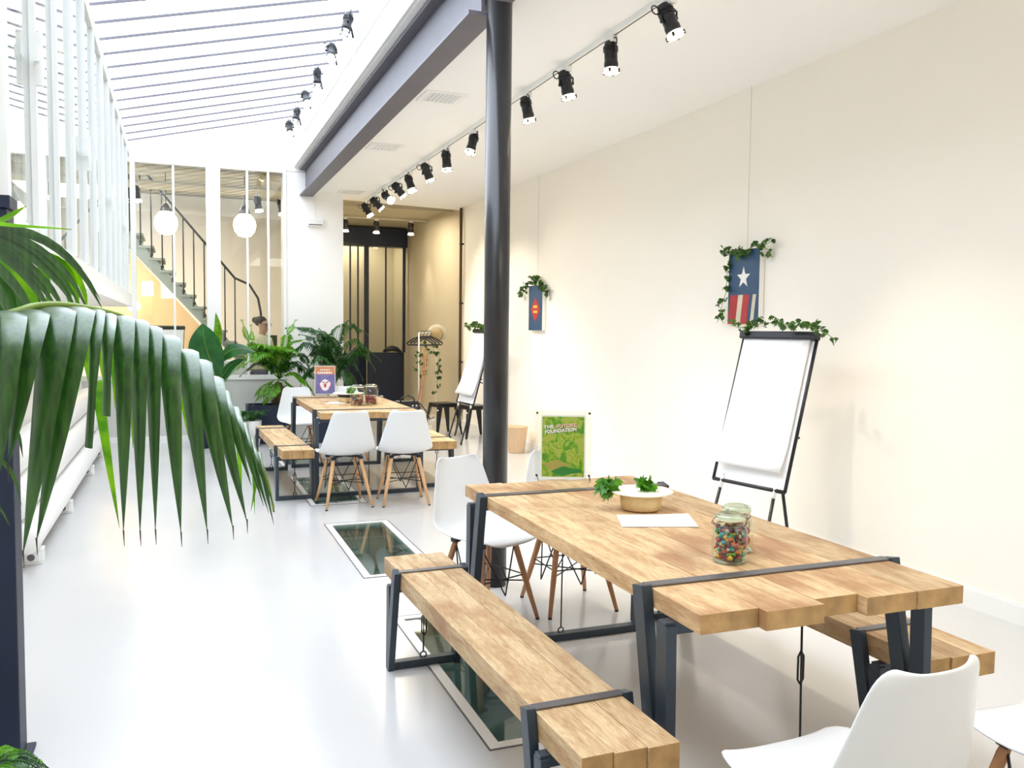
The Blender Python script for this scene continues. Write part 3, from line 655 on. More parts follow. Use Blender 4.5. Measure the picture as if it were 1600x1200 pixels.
for x in(-1.2,0,1.2): MB().bx(x-.01,x+.01,-.01,.01,.025,.295).build('hanger',M['frame'],tk3)
tk4=thing('light_track',(3.1,15.0,3.415),'thin lighting track crossing the passage ceiling','lighting track')
MB().bx(-.95,1.04,-.015,.015,-.0,.006).build('rail',M['frame'],tk4)

# ceiling vents
for i,(x,yy) in enumerate(((1.98,6.72),(1.98,8.75),(2.20,11.8))):
    t=thing('ceiling_vent',(x,yy,3.35),['nearest white slatted vent in the ceiling beside the beam','middle white slatted ceiling vent beside the beam','farthest ceiling vent, just in front of the white pillar'][i],'vent',0,'ceiling vents')
    q=MB(); a=.17; b=.125
    for r_ in ((-a,-b,-a,a),(b,a,-a,a),(-b,b,-a,-b),(-b,b,b,a)): q.bx(*r_,-.008,0)
    q.build('frame',M['frame'],t)
    MB().bx(-b,b,-b,b,-.001,0.0).build('dark_duct',M['black'],t)
    for k in range(7): MB().box((-b+.018+k*.0357,0,-.005),(.026,2*b,.002),Matrix.Rotation(R(25),3,'Y')).build('slat',M['frame'],t)
dt=thing('detector',(1.745,12.0,2.93),'small white sensor box with a cable high on the white pillar','detector')
MB().bx(-.11,.11,-.06,0,-.05,.05).build('housing',M['frame'],dt,.01); MB().bx(-.004,.004,-.008,0,.05,.55).build('cable',M['frame'],dt)
MB().bx(-.09,.09,-.064,-.06,-.035,-.025).build('slot',M['steel'],dt)

# ---------------------------------------------------------------- things on the tables
def ray(px,py): return ar*((px-800)/FPX)+au*((600-py)/FPX)+af
def at(px,py,Y):
    d=ray(px,py); return Vector((0,0,CAMH))+d*(Y/d.y)
def atx(px,py,X):
    d=ray(px,py); return Vector((0,0,CAMH))+d*(X/d.x)
def text_mesh(txt,size,m,parent,loc,rot,name='lettering',ext=0.0004,shear=0.0,xs=1):
    c=bpy.data.curves.new('t','FONT'); c.body=txt; c.size=size; c.extrude=ext; c.align_x='CENTER'; c.align_y='CENTER'; c.shear=shear; c.offset=0.0006
    to=bpy.data.objects.new('t',c); COL.objects.link(to); bpy.context.view_layer.update()
    me=bpy.data.meshes.new_from_object(to.evaluated_get(bpy.context.evaluated_depsgraph_get())); bpy.data.objects.remove(to)
    me.name=name; me.materials.clear(); me.materials.append(m)
    o=bpy.data.objects.new(name,me); COL.objects.link(o); o.parent=parent; o.location=loc; o.rotation_euler=rot; o.scale=(xs,1,1); return o
def blob_print(name,pal,scale,thresh,seed=0,dist=1.2):
    m=bpy.data.materials.new(name); m.use_nodes=True; nt=m.node_tree; N=nt.nodes.new; L=nt.links.new; b=nt.nodes['Principled BSDF']
    tc=N('ShaderNodeTexCoord'); mp=N('ShaderNodeMapping'); mp.inputs['Location'].default_value=(seed,seed*2,0); L(tc.outputs['Object'],mp.inputs[0])
    nz=N('ShaderNodeTexNoise'); nz.inputs['Scale'].default_value=scale; nz.inputs['Detail'].default_value=3; nz.inputs['Distortion'].default_value=dist
    L(mp.outputs[0],nz.inputs['Vector']); cr=N('ShaderNodeValToRGB'); cr.color_ramp.interpolation='CONSTANT'
    e=cr.color_ramp.elements
    while len(e)<len(pal): e.new(0.5)
    for i,(p,c_) in enumerate(zip(thresh,pal)): e[i].position=p; e[i].color=(*c_,1)
    L(nz.outputs['Fac'],cr.inputs[0]); L(cr.outputs[0],b.inputs['Base Color']); b.inputs['Roughness'].default_value=0.35; return m
def poster(loc,rz,label,style):
    t=thing('poster_stand',loc,label,'poster',rz)      # faces local -Y
    tl=Matrix.Rotation(R(-4),3,'X'); W,H=.212,.30; z0=.018
    def P(q,o): q.v=[tuple(tl@Vector(v)) for v in q.v]; return q.build(*o)
    q=MB(); q.bx(-.137,.137,-.007,-.004,0.004,.345); q.bx(-.137,.137,.002,.005,0.004,.345); P(q,('acrylic_plate',M['acrylic'],t))
    q=MB(); q.bx(-W/2-.004,W/2+.004,-.0022,-.0008,z0,z0+H+.008); P(q,('poster_margin',M['paper'],t))
    if style=='green':
        mm=blob_print('green_print',[(0.07,0.31,0.01),(0.20,0.42,0.015),(0.42,0.50,0.07),(0.27,0.45,0.02),(0.02,0.27,0.01)],22,[0,.40,.48,.58,.68],3.1)
    else: mm=blob_print('violet_print',[(0.20,0.18,0.50),(0.26,0.22,0.56)],9,[0,.5],1.0)
    q=MB(); q.bx(-W/2+.003,W/2-.003,-.0030,-.0022,z0+.006,z0+H); P(q,('poster_print',mm,t))
    f=Matrix.Rotation(R(-4),4,'X')
    def TM(txt,size,m,x,z,ry,**k):
        o=text_mesh(txt,size,m,t,(f@Vector((x,-.0034,z))),(f.to_3x3()@Matrix.Rotation(PI/2,3,'X')@Matrix.Rotation(ry,3,'Z')).to_euler(),**k); return o
    if style=='green':
        dk=mat('letter_shadow',(0.10,0.12,0.10),.5); wh=mat('letter_white',(0.93,0.93,0.90),.5); pk=mat('letter_pink',(0.92,0.55,0.50),.5)
        for dx,dz,m_,m2,yy in ((.0025,-.0025,dk,dk,0),(0,0,wh,pk,-.0012)):
            for tx,mm_,x,z in (('THE',dk if m_ is dk else wh,-.071,.266),('FUTURE',m2,.016,.273),('FOUNDATION',m_,-.012,.249)):
                o=TM(tx,.024,mm_,x+dx,z+dz,R(6),xs=1.12 if tx!='FOUNDATION' else .98); o.location.y+=yy
        shp=MB(); shp.poly([(-.03+.055*math.cos(a)*(1+.25*math.sin(3*a)),-.0036,.075+.028*math.sin(a)*(1+.2*math.cos(4*a))) for a in [i*PI/9 for i in range(18)]],.0004,(0,1,0)); P(shp,('print_shape',mat('print_tan',(0.42,0.36,0.08),.4),t))
        shp=MB(); shp.poly([(.02+.06*math.cos(a)*(1+.3*math.sin(2*a+1)),-.0038,.052+.020*math.sin(a)*(1+.3*math.cos(3*a))) for a in [i*PI/9 for i in range(18)]],.0004,(0,1,0)); P(shp,('print_shape',mat('print_emerald',(0.005,0.22,0.03),.4),t))
    else:
        q=MB(); q.bx(-W/2+.003,W/2-.003,-.0036,-.003,z0+.215,z0+H); P(q,('header_band',mat('print_orange',(0.78,0.30,0.14),.5),t))
        q=MB()
        for k in range(7): q.bx(-.078+k*.0225,-.062+k*.0225,-.0042,-.0036,z0+.223,z0+.243)
        for k in range(6): q.bx(-.05+k*.018,-.038+k*.018,-.0042,-.0036,z0+.258,z0+.272)
        P(q,('header_marks',M['paper'],t))
        for k,(x,z,a,b,m_) in enumerate(((0,.115,.062,.052,mat('print_magenta',(0.75,0.06,0.26),.5)),(0,.10,.045,.040,M['paper']),(-.035,.125,.02,.03,M['paper']),(.04,.13,.018,.028,M['paper']),(0,.165,.03,.016,M['paper']),(0,.115,.014,.022,mat('print_red',(0.62,0.05,0.16),.5)))):
            shp=MB(); shp.poly([(x+a*math.cos(g_)*(1+.15*math.sin(5*g_)),-.0037-.0004*k,z+z0-.02+b*math.sin(g_)*(1+.12*math.cos(4*g_))) for g_ in [i*PI/10 for i in range(20)]],.0003,(0,1,0)); P(shp,('print_shape',m_,t))
    for x in(-.128,.128):
        for z in (.03,.335):
            q=MB(); q.tube([(x,-.014,z),(x,.010,z)],.0055,8); P(q,('knob',M['black'],t))
        q=MB(); q.tube([(x,.006,.03),(x+.01,.055,.003)],.003,6); P(q,('foot_pin',M['steel_flat'],t))
    return t
poster((1.742,3.79,.762),R(-22),'clear stand holding a green poster headed THE FUTURE FOUNDATION, far end of the near table','green')
poster((1.47,9.40,.764),R(-8),'clear stand holding a violet poster with an orange header on the far table','violet')

def leafy(q,c,size,n=5,rnd=random,flat=.5):
    """a few small lobed leaves at c"""
    for k in range(n):
        d=Vector((rnd.uniform(-1,1),rnd.uniform(-1,1),rnd.uniform(-1,1))).normalized()
        u=d.cross(Vector((0,0,1)) if abs(d.z)<.9 else Vector((1,0,0))).normalized(); v=d.cross(u)
        s=size*rnd.uniform(.7,1.25); p=Vector(c)+Vector((rnd.uniform(-1,1),rnd.uniform(-1,1),rnd.uniform(-1,1)))*size*.55
        o=[(0,-.55),(.32,-.45),(.62,-.12),(.34,.02),(.42,.38),(.16,.22),(0,.7),(-.16,.22),(-.42,.38),(-.34,.02),(-.62,-.12),(-.32,-.45)]
        vs=[p+(u*a+v*b)*s+d*(abs(a)*.25*s) for a,b in o]+[p]
        q.add(vs,[(12,i,(i+1)%12) for i in range(12)],False)
def straw_hat_bowl(loc,label,band=False,sc_=1.0):
    t=thing('straw_hat',loc,label,'hat')
    q=MB(); q.lathe([(0,.001),(.074,.001),(.084,.007),(.088,.070),(.080,.070),(.079,.012),(0,.009)],n=36); q.build('crown',M['straw'],t)
    q=MB(); q.lathe([(.080,.070),(.131,.074),(.133,.077),(.131,.080),(.080,.078),(.078,.074)],n=40); q.build('brim',M['straw_pale'],t)
    if band: q=MB(); q.lathe([(.0878,.044),(.0893,.046),(.0900,.066),(.0885,.068)],n=36); q.build('ribbon',M['black'],t)
    t.scale=(sc_,)*3
    return t
straw_hat_bowl((1.785,3.10,.761),'upturned straw boater used as a bowl on the near table')
straw_hat_bowl((1.575,8.60,.761),'upturned straw hat with dark ribbon on the far table',True,1.15)
def salad(loc,size,label,n,offs):
    q=MB(); rr=random.Random(len(label))
    for o_ in offs: leafy(q,Vector(o_),size,n,rr)
    o=q.build('leaf_sprig',M['salad']); o.location=loc; tag(o,label,'leaves'); return o
salad((1.80,3.10,.852),.042,'green leaf sprig lying inside the near upturned straw hat',9,[(.015,0,.0),(.0,.01,.012)])
salad((1.665,3.14,.858),.045,'green leaf sprig spilling over the left rim of the near straw hat',12,[(0,0,0),(-.02,.0,-.012),(-.035,-.01,-.02)])
salad((1.585,8.62,.866),.05,'green sprig inside the straw hat on the far table',9,[(0,0,0.0),(.02,0,.01)])
def sheet(pts,label,z=.7615):
    q=MB(); q.poly([(x,y,z) for x,y in pts],.0008,(0,0,1)); tag(q.build('paper_sheet',M['paper']),label,'paper')
sheet([(1.552,2.835),(1.831,2.742),(1.924,2.957),(1.632,3.026)],'white sheet of paper lying in front of the straw hat on the near table')
sheet([(1.33,8.45),(1.52,8.42),(1.56,8.62),(1.40,8.66)],'white sheet of paper lying beside the straw hat on the far table')
def candies(loc,label,pal,h,r,seed,cr_=.0075,n=230):
    rr=random.Random(seed); me=MB(); idx=[]
    for k in range(n):
        a=rr.uniform(0,2*PI); rad=r*math.sqrt(rr.uniform(.25,1)); z=.008+h*rr.random(); s=cr_*rr.uniform(.85,1.25)
        b=len(me.f); me.sphere((rad*math.cos(a),rad*math.sin(a),z),s,7,5,(1,1,rr.uniform(.7,1))); idx+= [rr.randrange(len(pal))]*(len(me.f)-b)
    o=me.build('candies',pal); o.data.polygons.foreach_set('material_index',idx); o.location=loc; tag(o,label,'candies',kind='stuff'); return o
def jar(loc,rz,label,fill_label,pal,h=.085,seed=1,sc_=1.0,cr_=.0075,n=230):
    t=thing('glass_jar',loc,label,'jar',rz); t.scale=(sc_,)*3
    q=MB(); q.lathe([(.0,.004),(.046,.001),(.054,.006),(.057,.02),(.057,.098),(.052,.112),(.043,.122),(.042,.130),(.046,.133),(.046,.137),(.040,.138)],n=32); q.build('body',M['jarglass'],t)
    q=MB(); q.tube([(.050*math.cos(a*PI/12),.050*math.sin(a*PI/12),.004) for a in range(24)],.004,6,closed=True); q.build('base_ring',M['jarthick'],t)
    q=MB(); q.lathe([(.047,.139),(.049,.144),(.047,.151),(.036,.157),(.034,.153),(0,.152)],n=32); q.build('lid',M['jarthick'],t)
    q=MB(); q.lathe([(.043,.1365),(.048,.1365),(.048,.1395),(.043,.1395)],n=28); q.build('rubber_ring',mat('rubber_ring',(.78,.72,.55),.6),t)
    q=MB(); q.tube([(.047*math.cos(a*PI/12),.047*math.sin(a*PI/12),.119) for a in range(24)],.0014,5,closed=True)
    q.tube([(.049,-.012,.119),(.062,-.012,.128),(.064,-.010,.112),(.060,0,.085),(.064,.010,.112),(.062,.012,.128),(.049,.012,.119)],.0014,5)
    q.tube([(-.049,-.012,.120),(-.062,-.010,.126),(-.064,0,.138),(-.052,0,.147),(-.046,0,.146)],.0014,5); q.tube([(-.049,.012,.120),(-.062,.010,.126),(-.064,0,.138)],.0014,5)
    q.tube([(.062,0,.128),(.060,0,.144),(.046,0,.149)],.0014,5); q.build('wire_bail',M['steel_flat'],t)
    c=candies(Vector(loc)+Vector((0,0,.004)),fill_label,pal,h*sc_,(.049-cr_)*sc_,seed,cr_,n); return t
pm_=lambda n,c: mat('candy_'+n,c,.3,coat=.3)
mix=[pm_('red',(.40,.02,.03)),pm_('orange',(.55,.13,.02)),pm_('yellow',(.70,.42,.02)),pm_('green',(.06,.35,.05)),pm_('teal',(.01,.35,.40)),pm_('plum',(.12,.02,.06)),pm_('cream',(.60,.48,.38)),pm_('rose',(.45,.10,.12)),pm_('cola',(.10,.03,.015)),pm_('claret',(.33,.03,.05))]
jar((1.652,2.295,.7615),R(-5),'front clip-top glass jar packed with mixed sweets, near table','mixed coloured sweets filling the front glass jar on the near table',mix,.100,4,1.0,.0072,560)
jar((1.752,2.40,.7615),R(20),'glass jar behind the front one, holding red sweets, near table','red sweets in the rear glass jar on the near table',[mix[0],mix[0],pm_('strawberry',(.52,.03,.05))],.065,5,1.0,.015,46)
jar((1.595,8.22,.7615),R(0),'left clip-top jar of mixed sweets on the far table','mixed sweets inside the left jar on the far table',mix,.07,6,1.25,.010,130)
jar((1.74,8.30,.7615),R(15),'right clip-top jar of reddish sweets on the far table','reddish sweets inside the right jar on the far table',[mix[0],mix[7],mix[9],mix[8]],.055,7,1.25,.010,110)

# ---------------------------------------------------------------- bag, stools, basket
bg_=thing('handbag',(2.20,8.62,.461),'black leather bag standing on the right bench of the far table','bag')
q=MB(); q.add([(-.16,-.07,0),(.17,-.07,0),(.17,.07,0),(-.16,.07,0),(-.14,-.05,.30),(.10,-.05,.30),(.10,.05,.30),(-.14,.05,.30)],[(3,2,1,0),(4,5,6,7),(0,1,5,4),(1,2,6,5),(2,3,7,6),(3,0,4,7)]); q.build('bag_body',M['bag'],bg_,.015)
MB().tube([(-.10,-.05,.27),(-.09,-.055,.33),(-.03,-.06,.36),(.04,-.055,.33),(.06,-.05,.27)],.008,6).build('handle',M['bag'],bg_)
MB().tube([(.11,0,.28),(.18,0,.20),(.23,0,.10),(.28,.02,.12)],.006,6).build('strap',M['bag'],bg_)
q=MB(); q.sphere((.03,-.055,.25),.009,8,5); q.sphere((.07,-.055,.25),.009,8,5); q.build('stud',M['frame'],bg_)
def stool(loc,rz,label):
    t=thing('metal_stool',loc,label,'stool',rz)
    q=MB(); q.bx(-.15,.15,-.15,.15,.437,.45); q.build('seat',M['black'],t,.012)
    q=MB(); 
    for a,b in(((-.15,-.15),(.15,-.15)),((.15,-.15),(.15,.15)),((.15,.15),(-.15,.15)),((-.15,.15),(-.15,-.15))): q.beam((*a,.415),(*b,.415),.006,.045)
    q.build('apron',M['black'],t)
    for sx in(-1,1):
        for sy in(-1,1):
            q=MB(); q.add([(sx*.15,sy*.15,.43),(sx*.085,sy*.15,.43),(sx*.15,sy*.085,.43),(sx*.21,sy*.21,0),(sx*.185,sy*.21,0),(sx*.21,sy*.185,0)],[(0,1,4,3),(0,3,5,2),(1,2,5,4),(3,4,5),(0,2,1)]); q.build('leg',M['black'],t)
            MB().sphere((sx*.19,sy*.19,.36),.012,8,5).build('rivet',M['frame'],t)
    return t
s1=stool((3.52,11.80,0),R(12),'left black metal stool under the flipchart by the round column')
dup(s1,(3.83,11.33,0),R(5),'right black metal stool, partly behind the round column')
wb=thing('waste_basket',(3.84,9.72,0),'woven light brown waste basket just right of the round column, on the floor','basket')
MB().lathe([(0,.004),(.095,.0),(.10,.006),(.135,.31),(.140,.315),(.138,.325),(.130,.322),(.094,.012),(0,.012)],n=28).build('basket_body',M['wicker'],wb)
MB().tube([(.138*math.cos(a*PI/12),.138*math.sin(a*PI/12),.322) for a in range(24)],.006,6,closed=True).build('rim',M['wicker'],wb)

# ---------------------------------------------------------------- garment rack
gr=thing('garment_rack',(3.40,12.70,0),'slim white garment rail near the passage, twined with ivy','garment rack')
pa=Vector((0,0,0)); pb=Vector((.52,.82,0))
for p in (pa,pb): MB().tube([p+Vector((0,0,.02)),p+Vector((0,0,1.44))],.012,8).build('post',M['frame'],gr)
MB().tube([pa+Vector((0,0,1.44)),pb+Vector((0,0,1.44))],.012,8).build('rail',M['frame'],gr)
for p in (pa,pb): MB().beam(p+Vector((-.18,.12,.015)),p+Vector((.18,-.12,.015)),.03,.03).build('foot',M['frame'],gr)
dirr=(pb-pa).normalized(); perp=Vector((dirr.y,-dirr.x,0))
for k in range(4):
    c=Vector(gr.location)+pa+(pb-pa)*(.04+.19*k)+Vector((0,0,1.44))
    t=thing('clothes_hanger',tuple(c),'%s black clothes hanger on the white garment rail'%['first and leftmost','second','third','fourth, nearest the hat,'][k],'hanger',0,'black clothes hangers')
    pp_=perp.lerp(dirr*-1,.25*0+.1).normalized()
    q=MB(); q.tube([pp_*(.022*math.cos(a))+Vector((0,0,.014+.022*math.sin(a))) for a in [R(200),R(150),R(90),R(40),R(0),R(-40)]]+[Vector((0,0,-.05))],.0045,6); q.build('hook',M['black'],t)
    q=MB(); q.tube([(0,0,-.05),pp_*.10+Vector((0,0,-.085)),pp_*.215+Vector((0,0,-.16)),pp_*.20+Vector((0,0,-.185)),pp_*-.20+Vector((0,0,-.185)),pp_*-.215+Vector((0,0,-.16)),pp_*-.10+Vector((0,0,-.085)),(0,0,-.05)],.011,6); q.build('shoulders',M['black'],t)
ht=thing('straw_hat',tuple(Vector(gr.location)+Vector((.46,.60,1.42))),'straw boater with a thin dark band hanging on the garment rail','hat')
q=MB(); q.lathe([(0,.095),(.082,.092),(.090,.085),(.093,0.0)],n=30)
q2=MB(); q2.lathe([(.088,0.0),(.155,-.004),(.158,.0),(.155,.004),(.088,.006)],n=36)
q3=MB(); q3.lathe([(.0935,.006),(.0955,.008),(.0945,.026),(.0925,.027)],n=30)
fr_=Vector((-.30,-1,.05)).to_track_quat('Z','Y').to_matrix()
for b_,nm,m_ in ((q,'crown',M['straw']),(q2,'brim',M['straw_pale']),(q3,'band',M['pipe'])):
    b_.v=[tuple(fr_@Vector(v)) for v in b_.v]; b_.build(nm,m_,ht)
for k,(x0,x1) in enumerate(((.10,.14),(.30,.34))):
    a=Vector(gr.location)
    wk=tag(MB().tube([a+Vector((-.10+.05*k,-.12-.1*k,0.012)),a+Vector((.04+.015*k,-.05-.075*k,.8)),a+Vector((.09+.0*k,-.02-.06*k,1.22-.1*k))],[.012,.011,.014],8).build('walking_stick',M['beech']),['slender brown stick leaning on the garment rail','second brown stick leaning on the garment rail, slightly more upright'][k],'stick')

# ---------------------------------------------------------------- ivy
def ivy(name,paths,size,label,step=.05,per=2,seed=1,spread=.6):
    t=thing(name,tuple(paths[0][0]),label,'ivy'); o=Vector(paths[0][0]); rr=random.Random(seed)
    st_=MB(); lf=MB()
    for pts in paths:
        pts=[Vector(p)-o for p in pts]; st_.tube(pts,.0025,5)
        for a,b in zip(pts[:-1],pts[1:]):
            L_=(b-a).length; n_=max(1,int(L_/step))
            for k in range(n_):
                c=a.lerp(b,(k+rr.random())/n_)+Vector((rr.uniform(-1,1),rr.uniform(-1,1),rr.uniform(-1,1)))*size*spread
                leafy(lf,c,size*.62,per,rr)
    st_.build('vine',M['stem'],t); lf.build('foliage',M['ivy'],t)['kind']='stuff'; return t
def px(l,X): return [atx(a,b,X) for a,b in l]
ivy('ivy_garland',[px([(1128,398),(1140,392),(1160,393),(1180,384),(1195,382),(1208,376)],3.985),px([(1132,390),(1150,400),(1168,396)],3.98),px([(1190,384),(1203,392),(1200,402),(1190,400)],4.0),px([(1140,400),(1136,430),(1135,455),(1130,470),(1124,492),(1130,505)],4.0)],.050,'ivy draped over the star picture on the white wall',.028,4,3,.5)
ivy('ivy_garland',[px([(1140,508),(1158,512),(1175,508),(1200,504),(1225,506),(1250,510),(1275,512)],3.62),px([(1160,512),(1163,520)],3.56),px([(1272,514),(1290,520),(1304,530)],3.62)],.055,'ivy laid along the top of the near flipchart',.034,4,5,.4)
ivy('ivy_garland',[px([(822,452),(828,440),(838,434),(848,440),(854,455),(853,470)],4.0),px([(822,452),(812,464)],4.0),px([(832,438),(846,446),(850,460)],3.99)],.058,'ivy crowning the small blue picture farther along the wall',.03,5,9,.7)
ivy('ivy_garland',[px([(731,512),(740,508),(748,510),(760,512),(775,512)],3.72)],.065,'ivy on top of the flipchart beside the round column',.028,5,11,.6)
ivy('ivy_garland',[[at(662,538,12.8),at(656,550,12.75),(3.42,12.68,1.05),at(650,580,12.75)],[at(664,545,12.8),at(670,565,12.8),at(655,600,12.8)]],.085,'short ivy strand on the left post of the garment rail',.05,3,13,.8)
ivy('ivy_garland',[[at(678,541,13.4),at(688,548,13.4),at(684,575,13.45),at(682,600,13.45),at(683,613,13.45)]],.09,'long ivy strand hanging from the right post of the garment rail',.055,3,14,.7)

# ---------------------------------------------------------------- pictures on the wall
def canvas(y0,y1,z0,z1,label):
    t=thing('wall_picture',(4.058,(y0+y1)/2,(z0+z1)/2),label,'picture')
    hy=(y1-y0)/2; hz=(z1-z0)/2
    MB().bx(-.045,-.002,-hy,hy,-hz,hz).build('canvas_box',M['white'],t)
    MB().tube([(-.02,0,hz),(-.02,0,3.35-(z0+z1)/2)],.0016,5).build('hanging_wire',mat('nylon_wire',(.55,.48,.42),.4) if 'nylon_wire' not in bpy.data.materials else bpy.data.materials['nylon_wire'],t)
    return t,hy,hz
navy=mat('print_navy',(.025,.075,.16),.5,var=.3,vscale=12); redp=mat('print_brick_red',(.42,.03,.035),.5,var=.3,vscale=14); cream=mat('print_cream',(.62,.56,.42),.5,var=.2,vscale=14); star=mat('print_white',(.86,.86,.82),.5); yel=mat('print_yellow',(.85,.50,.06),.5)
t,hy,hz=canvas(5.30,5.68,1.565,2.13,'blue picture with a white star above red and cream stripes, ivy on top')
def face(t,pts,x,m_,nm='print_shape'):      # pts in (y,z) with y growing to the viewer's right = -Y
    q=MB(); q.poly([(x,-a,b) for a,b in pts],.0008,(1,0,0)); q.build(nm,m_,t)
face(t,[(-hy,-hz),(hy,-hz),(hy,hz),(-hy,hz)],-.0458,navy,'print_ground')
face(t,[(.0+(.085 if k%2==0 else .034)*math.sin(k*PI/5),.07+(.085 if k%2==0 else .034)*math.cos(k*PI/5)) for k in range(10)],-.0475,star,'star')
# leaning bands in the lower half
for k,(m_,r0,r1) in enumerate(((redp,.0,.10),(cream,.10,.16),(redp,.16,.24),(cream,.28,.32))):
    face(t,[(-hy+r0,-hz),(-hy+r1,-hz),(-hy+r1+.03,-.06),(-hy+r0+.03,-.06)],-.0468-.0002*k,m_,'stripe')
t,hy,hz=canvas(9.38,9.80,1.50,2.04,'small blue picture with a red and yellow design, half covered by ivy')
face(t,[(-hy,-hz),(hy,-hz),(hy,hz),(-hy,hz)],-.0458,navy,'print_ground')
face(t,[(-.15,-.02),(.0,.13),(.15,-.02),(.0,-.17)],-.047,redp)
face(t,[(-.06,.0),(.06,.0),(.06,.03),(-.06,.03)],-.048,yel); face(t,[(-.06,-.06),(.06,-.06),(.06,-.035),(-.06,-.035)],-.048,yel)

# ---------------------------------------------------------------- radiator
rd=thing('radiator',(-.95,8.5,0),'long low cream radiator of fat horizontal tubes along the left wall','radiator')
for k,(x,z,r,y0,y1) in enumerate(((.05,.19,.098,-2.62,2.5),(-.03,.42,.125,-2.66,2.55),(-.06,.66,.115,-2.66,2.55))):
    q=MB(); pr=[(y0-r*.45,r*.25),(y0-r*.38,r*.6),(y0-r*.2,r*.87),(y0,r),(y1,r),(y1+r*.2,r*.87),(y1+r*.38,r*.6),(y1+r*.45,r*.25)]
    q.tube([(x,a,z) for a,_ in pr],[b for _,b in pr],20); q.build('tube',M['frame'],rd)
    MB().tube([(x,y0+.02,z),(x,y0+.035,z)],r+.004,20).build('end_ring',M['frame'],rd)
for y in(-2.45,-.88,.98,2.3):
    q=MB(); q.bx(.0,.135,y-.05,y+.05,0,.10); q.bx(.02,.12,y-.06,y-.05,.02,.085); q.build('foot',M['frame'],rd,.006)
    MB().tube([(.07,y-.062,.05),(.07,y-.054,.05)],.022,10).build('bolt',M['steel_flat'],rd)

# ---------------------------------------------------------------- person behind the glass
def person():
    t=thing('person',(1.065,12.42,0),'person with dark tied hair, glasses and beige patterned shirt behind the glass','person',R(-132))
    # local: faces +Y; body as one skinned surface
    V=[];E_=[];Rr=[]
    def v(x,y,z,r): V.append((x,y,z)); Rr.append(r if hasattr(r,'__len__') else (r,r)); return len(V)-1
    def e(a,b): E_.append((a,b))
    pel=v(0,0,.90,(.14,.10)); wa=v(0,.0,1.05,(.115,.085)); ch=v(0,.01,1.22,(.14,.10)); nk=v(0,.005,1.36,(.05,.05)); n2=v(0,.02,1.42,.045)
    h1=v(0,.045,1.475,(.062,.07)); h2=v(0,.04,1.55,(.072,.085)); h3=v(0,.035,1.60,(.045,.055))
    for a,b in((pel,wa),(wa,ch),(ch,nk),(nk,n2),(n2,h1),(h1,h2),(h2,h3)): e(a,b)
    for s in(-1,1):
        sh=v(s*.155,0,1.31,.05); el=v(s*.20,.03,1.06,.036); wr=v(s*.10,.15,1.12,.024); pa_=v(s*.08,.20,1.14,(.03,.016))
        e(ch,sh); e(sh,el); e(el,wr); e(wr,pa_)
        for k in range(4):
            a=v(s*(.055+.016*k),.235,1.16,.0085); b=v(s*(.053+.016*k),.252+.004*(k in(1,2)),1.178,.0075); e(pa_,a); e(a,b)
        a=v(s*.048,.205,1.145,.009); b=v(s*.034,.225,1.155,.008); e(pa_,a); e(a,b)
        hp=v(s*.085,0,.84,.085); kn=v(s*.09,.01,.46,.055); an=v(s*.09,-.01,.09,.035); ft=v(s*.095,.12,.035,(.035,.025))
        e(pel,hp); e(hp,kn); e(kn,an); e(an,ft)
    me=bpy.data.meshes.new('body'); me.from_pydata(V,E_,[]); me.materials.append(M['skin'])
    o=bpy.data.objects.new('body',me); COL.objects.link(o); o.parent=t
    sk=o.modifiers.new('skin','SKIN'); sk.use_smooth_shade=True
    for i,r in enumerate(Rr): me.skin_vertices[0].data[i].radius=r
    me.skin_vertices[0].data[0].use_root=True
    s_=o.modifiers.new('subsurf','SUBSURF'); s_.levels=2; s_.render_levels=2
    q=MB(); q.lathe([(.075,0),(.155,.02),(.165,.15),(.16,.30),(.175,.42),(.13,.50),(.062,.545)],c=(0,0,.86),n=20); q.v=[(x,y*.72,z) for x,y,z in q.v]
    for s in(-1,1): q.tube([(s*.13,0,1.33),(s*.175,.01,1.22),(s*.20,.03,1.09)],[.068,.06,.055],12)
    q.build('shirt',M['shirt'],t)
    q=MB()
    q.lathe([(.13,.86),(.17,.92),(.165,.80)],n=16); q.v=[(x,y*.75,z) for x,y,z in q.v]
    for s in(-1,1): q.tube([(s*.085,0,.88),(s*.09,.01,.46),(s*.09,-.01,.07)],[.105,.072,.055],12)
    q.build('trousers',M['cloth'],t)
    q=MB(); q.sphere((0,-.012,1.585),.092,16,10,(.92,.98,.82)); q.sphere((0,-.10,1.60),.045,12,8); q.build('hair',M['hair'],t)
    q=MB()
    for s in(-1,1): q.tube([(s*.033+.026*math.cos(a*PI/6),.128,1.535+.019*math.sin(a*PI/6)) for a in range(12)],.003,5,closed=True); q.tube([(s*.058,.126,1.54),(s*.082,.04,1.545)],.003,5)
    q.tube([(-.008,.13,1.54),(.008,.13,1.54)],.003,5); q.build('glasses',M['black'],t)
    q=MB(); q.add([(0,.112,1.55),(-.014,.118,1.508),(.014,.118,1.508),(0,.142,1.512)],[(0,1,3),(0,3,2),(1,2,3)],True); q.build('nose',M['skin'],t)
    q=MB(); q.tube([(-.022,.116,1.482),(0,.124,1.480),(.022,.116,1.482)],.005,6); q.build('mouth',mat('lips',(.45,.15,.13),.5),t)
    for s in(-1,1):
        MB().sphere((s*.082,.03,1.53),.02,8,6,(.4,.8,1.2)).build('ear',M['skin'],t); MB().sphere((s*.032,.112,1.536),.008,8,6).build('eye',M['black'],t)
        MB().sphere((s*.093,.05,.04),.05,10,6,(.9,2.1,.75)).build('shoe',M['black'],t)
person()

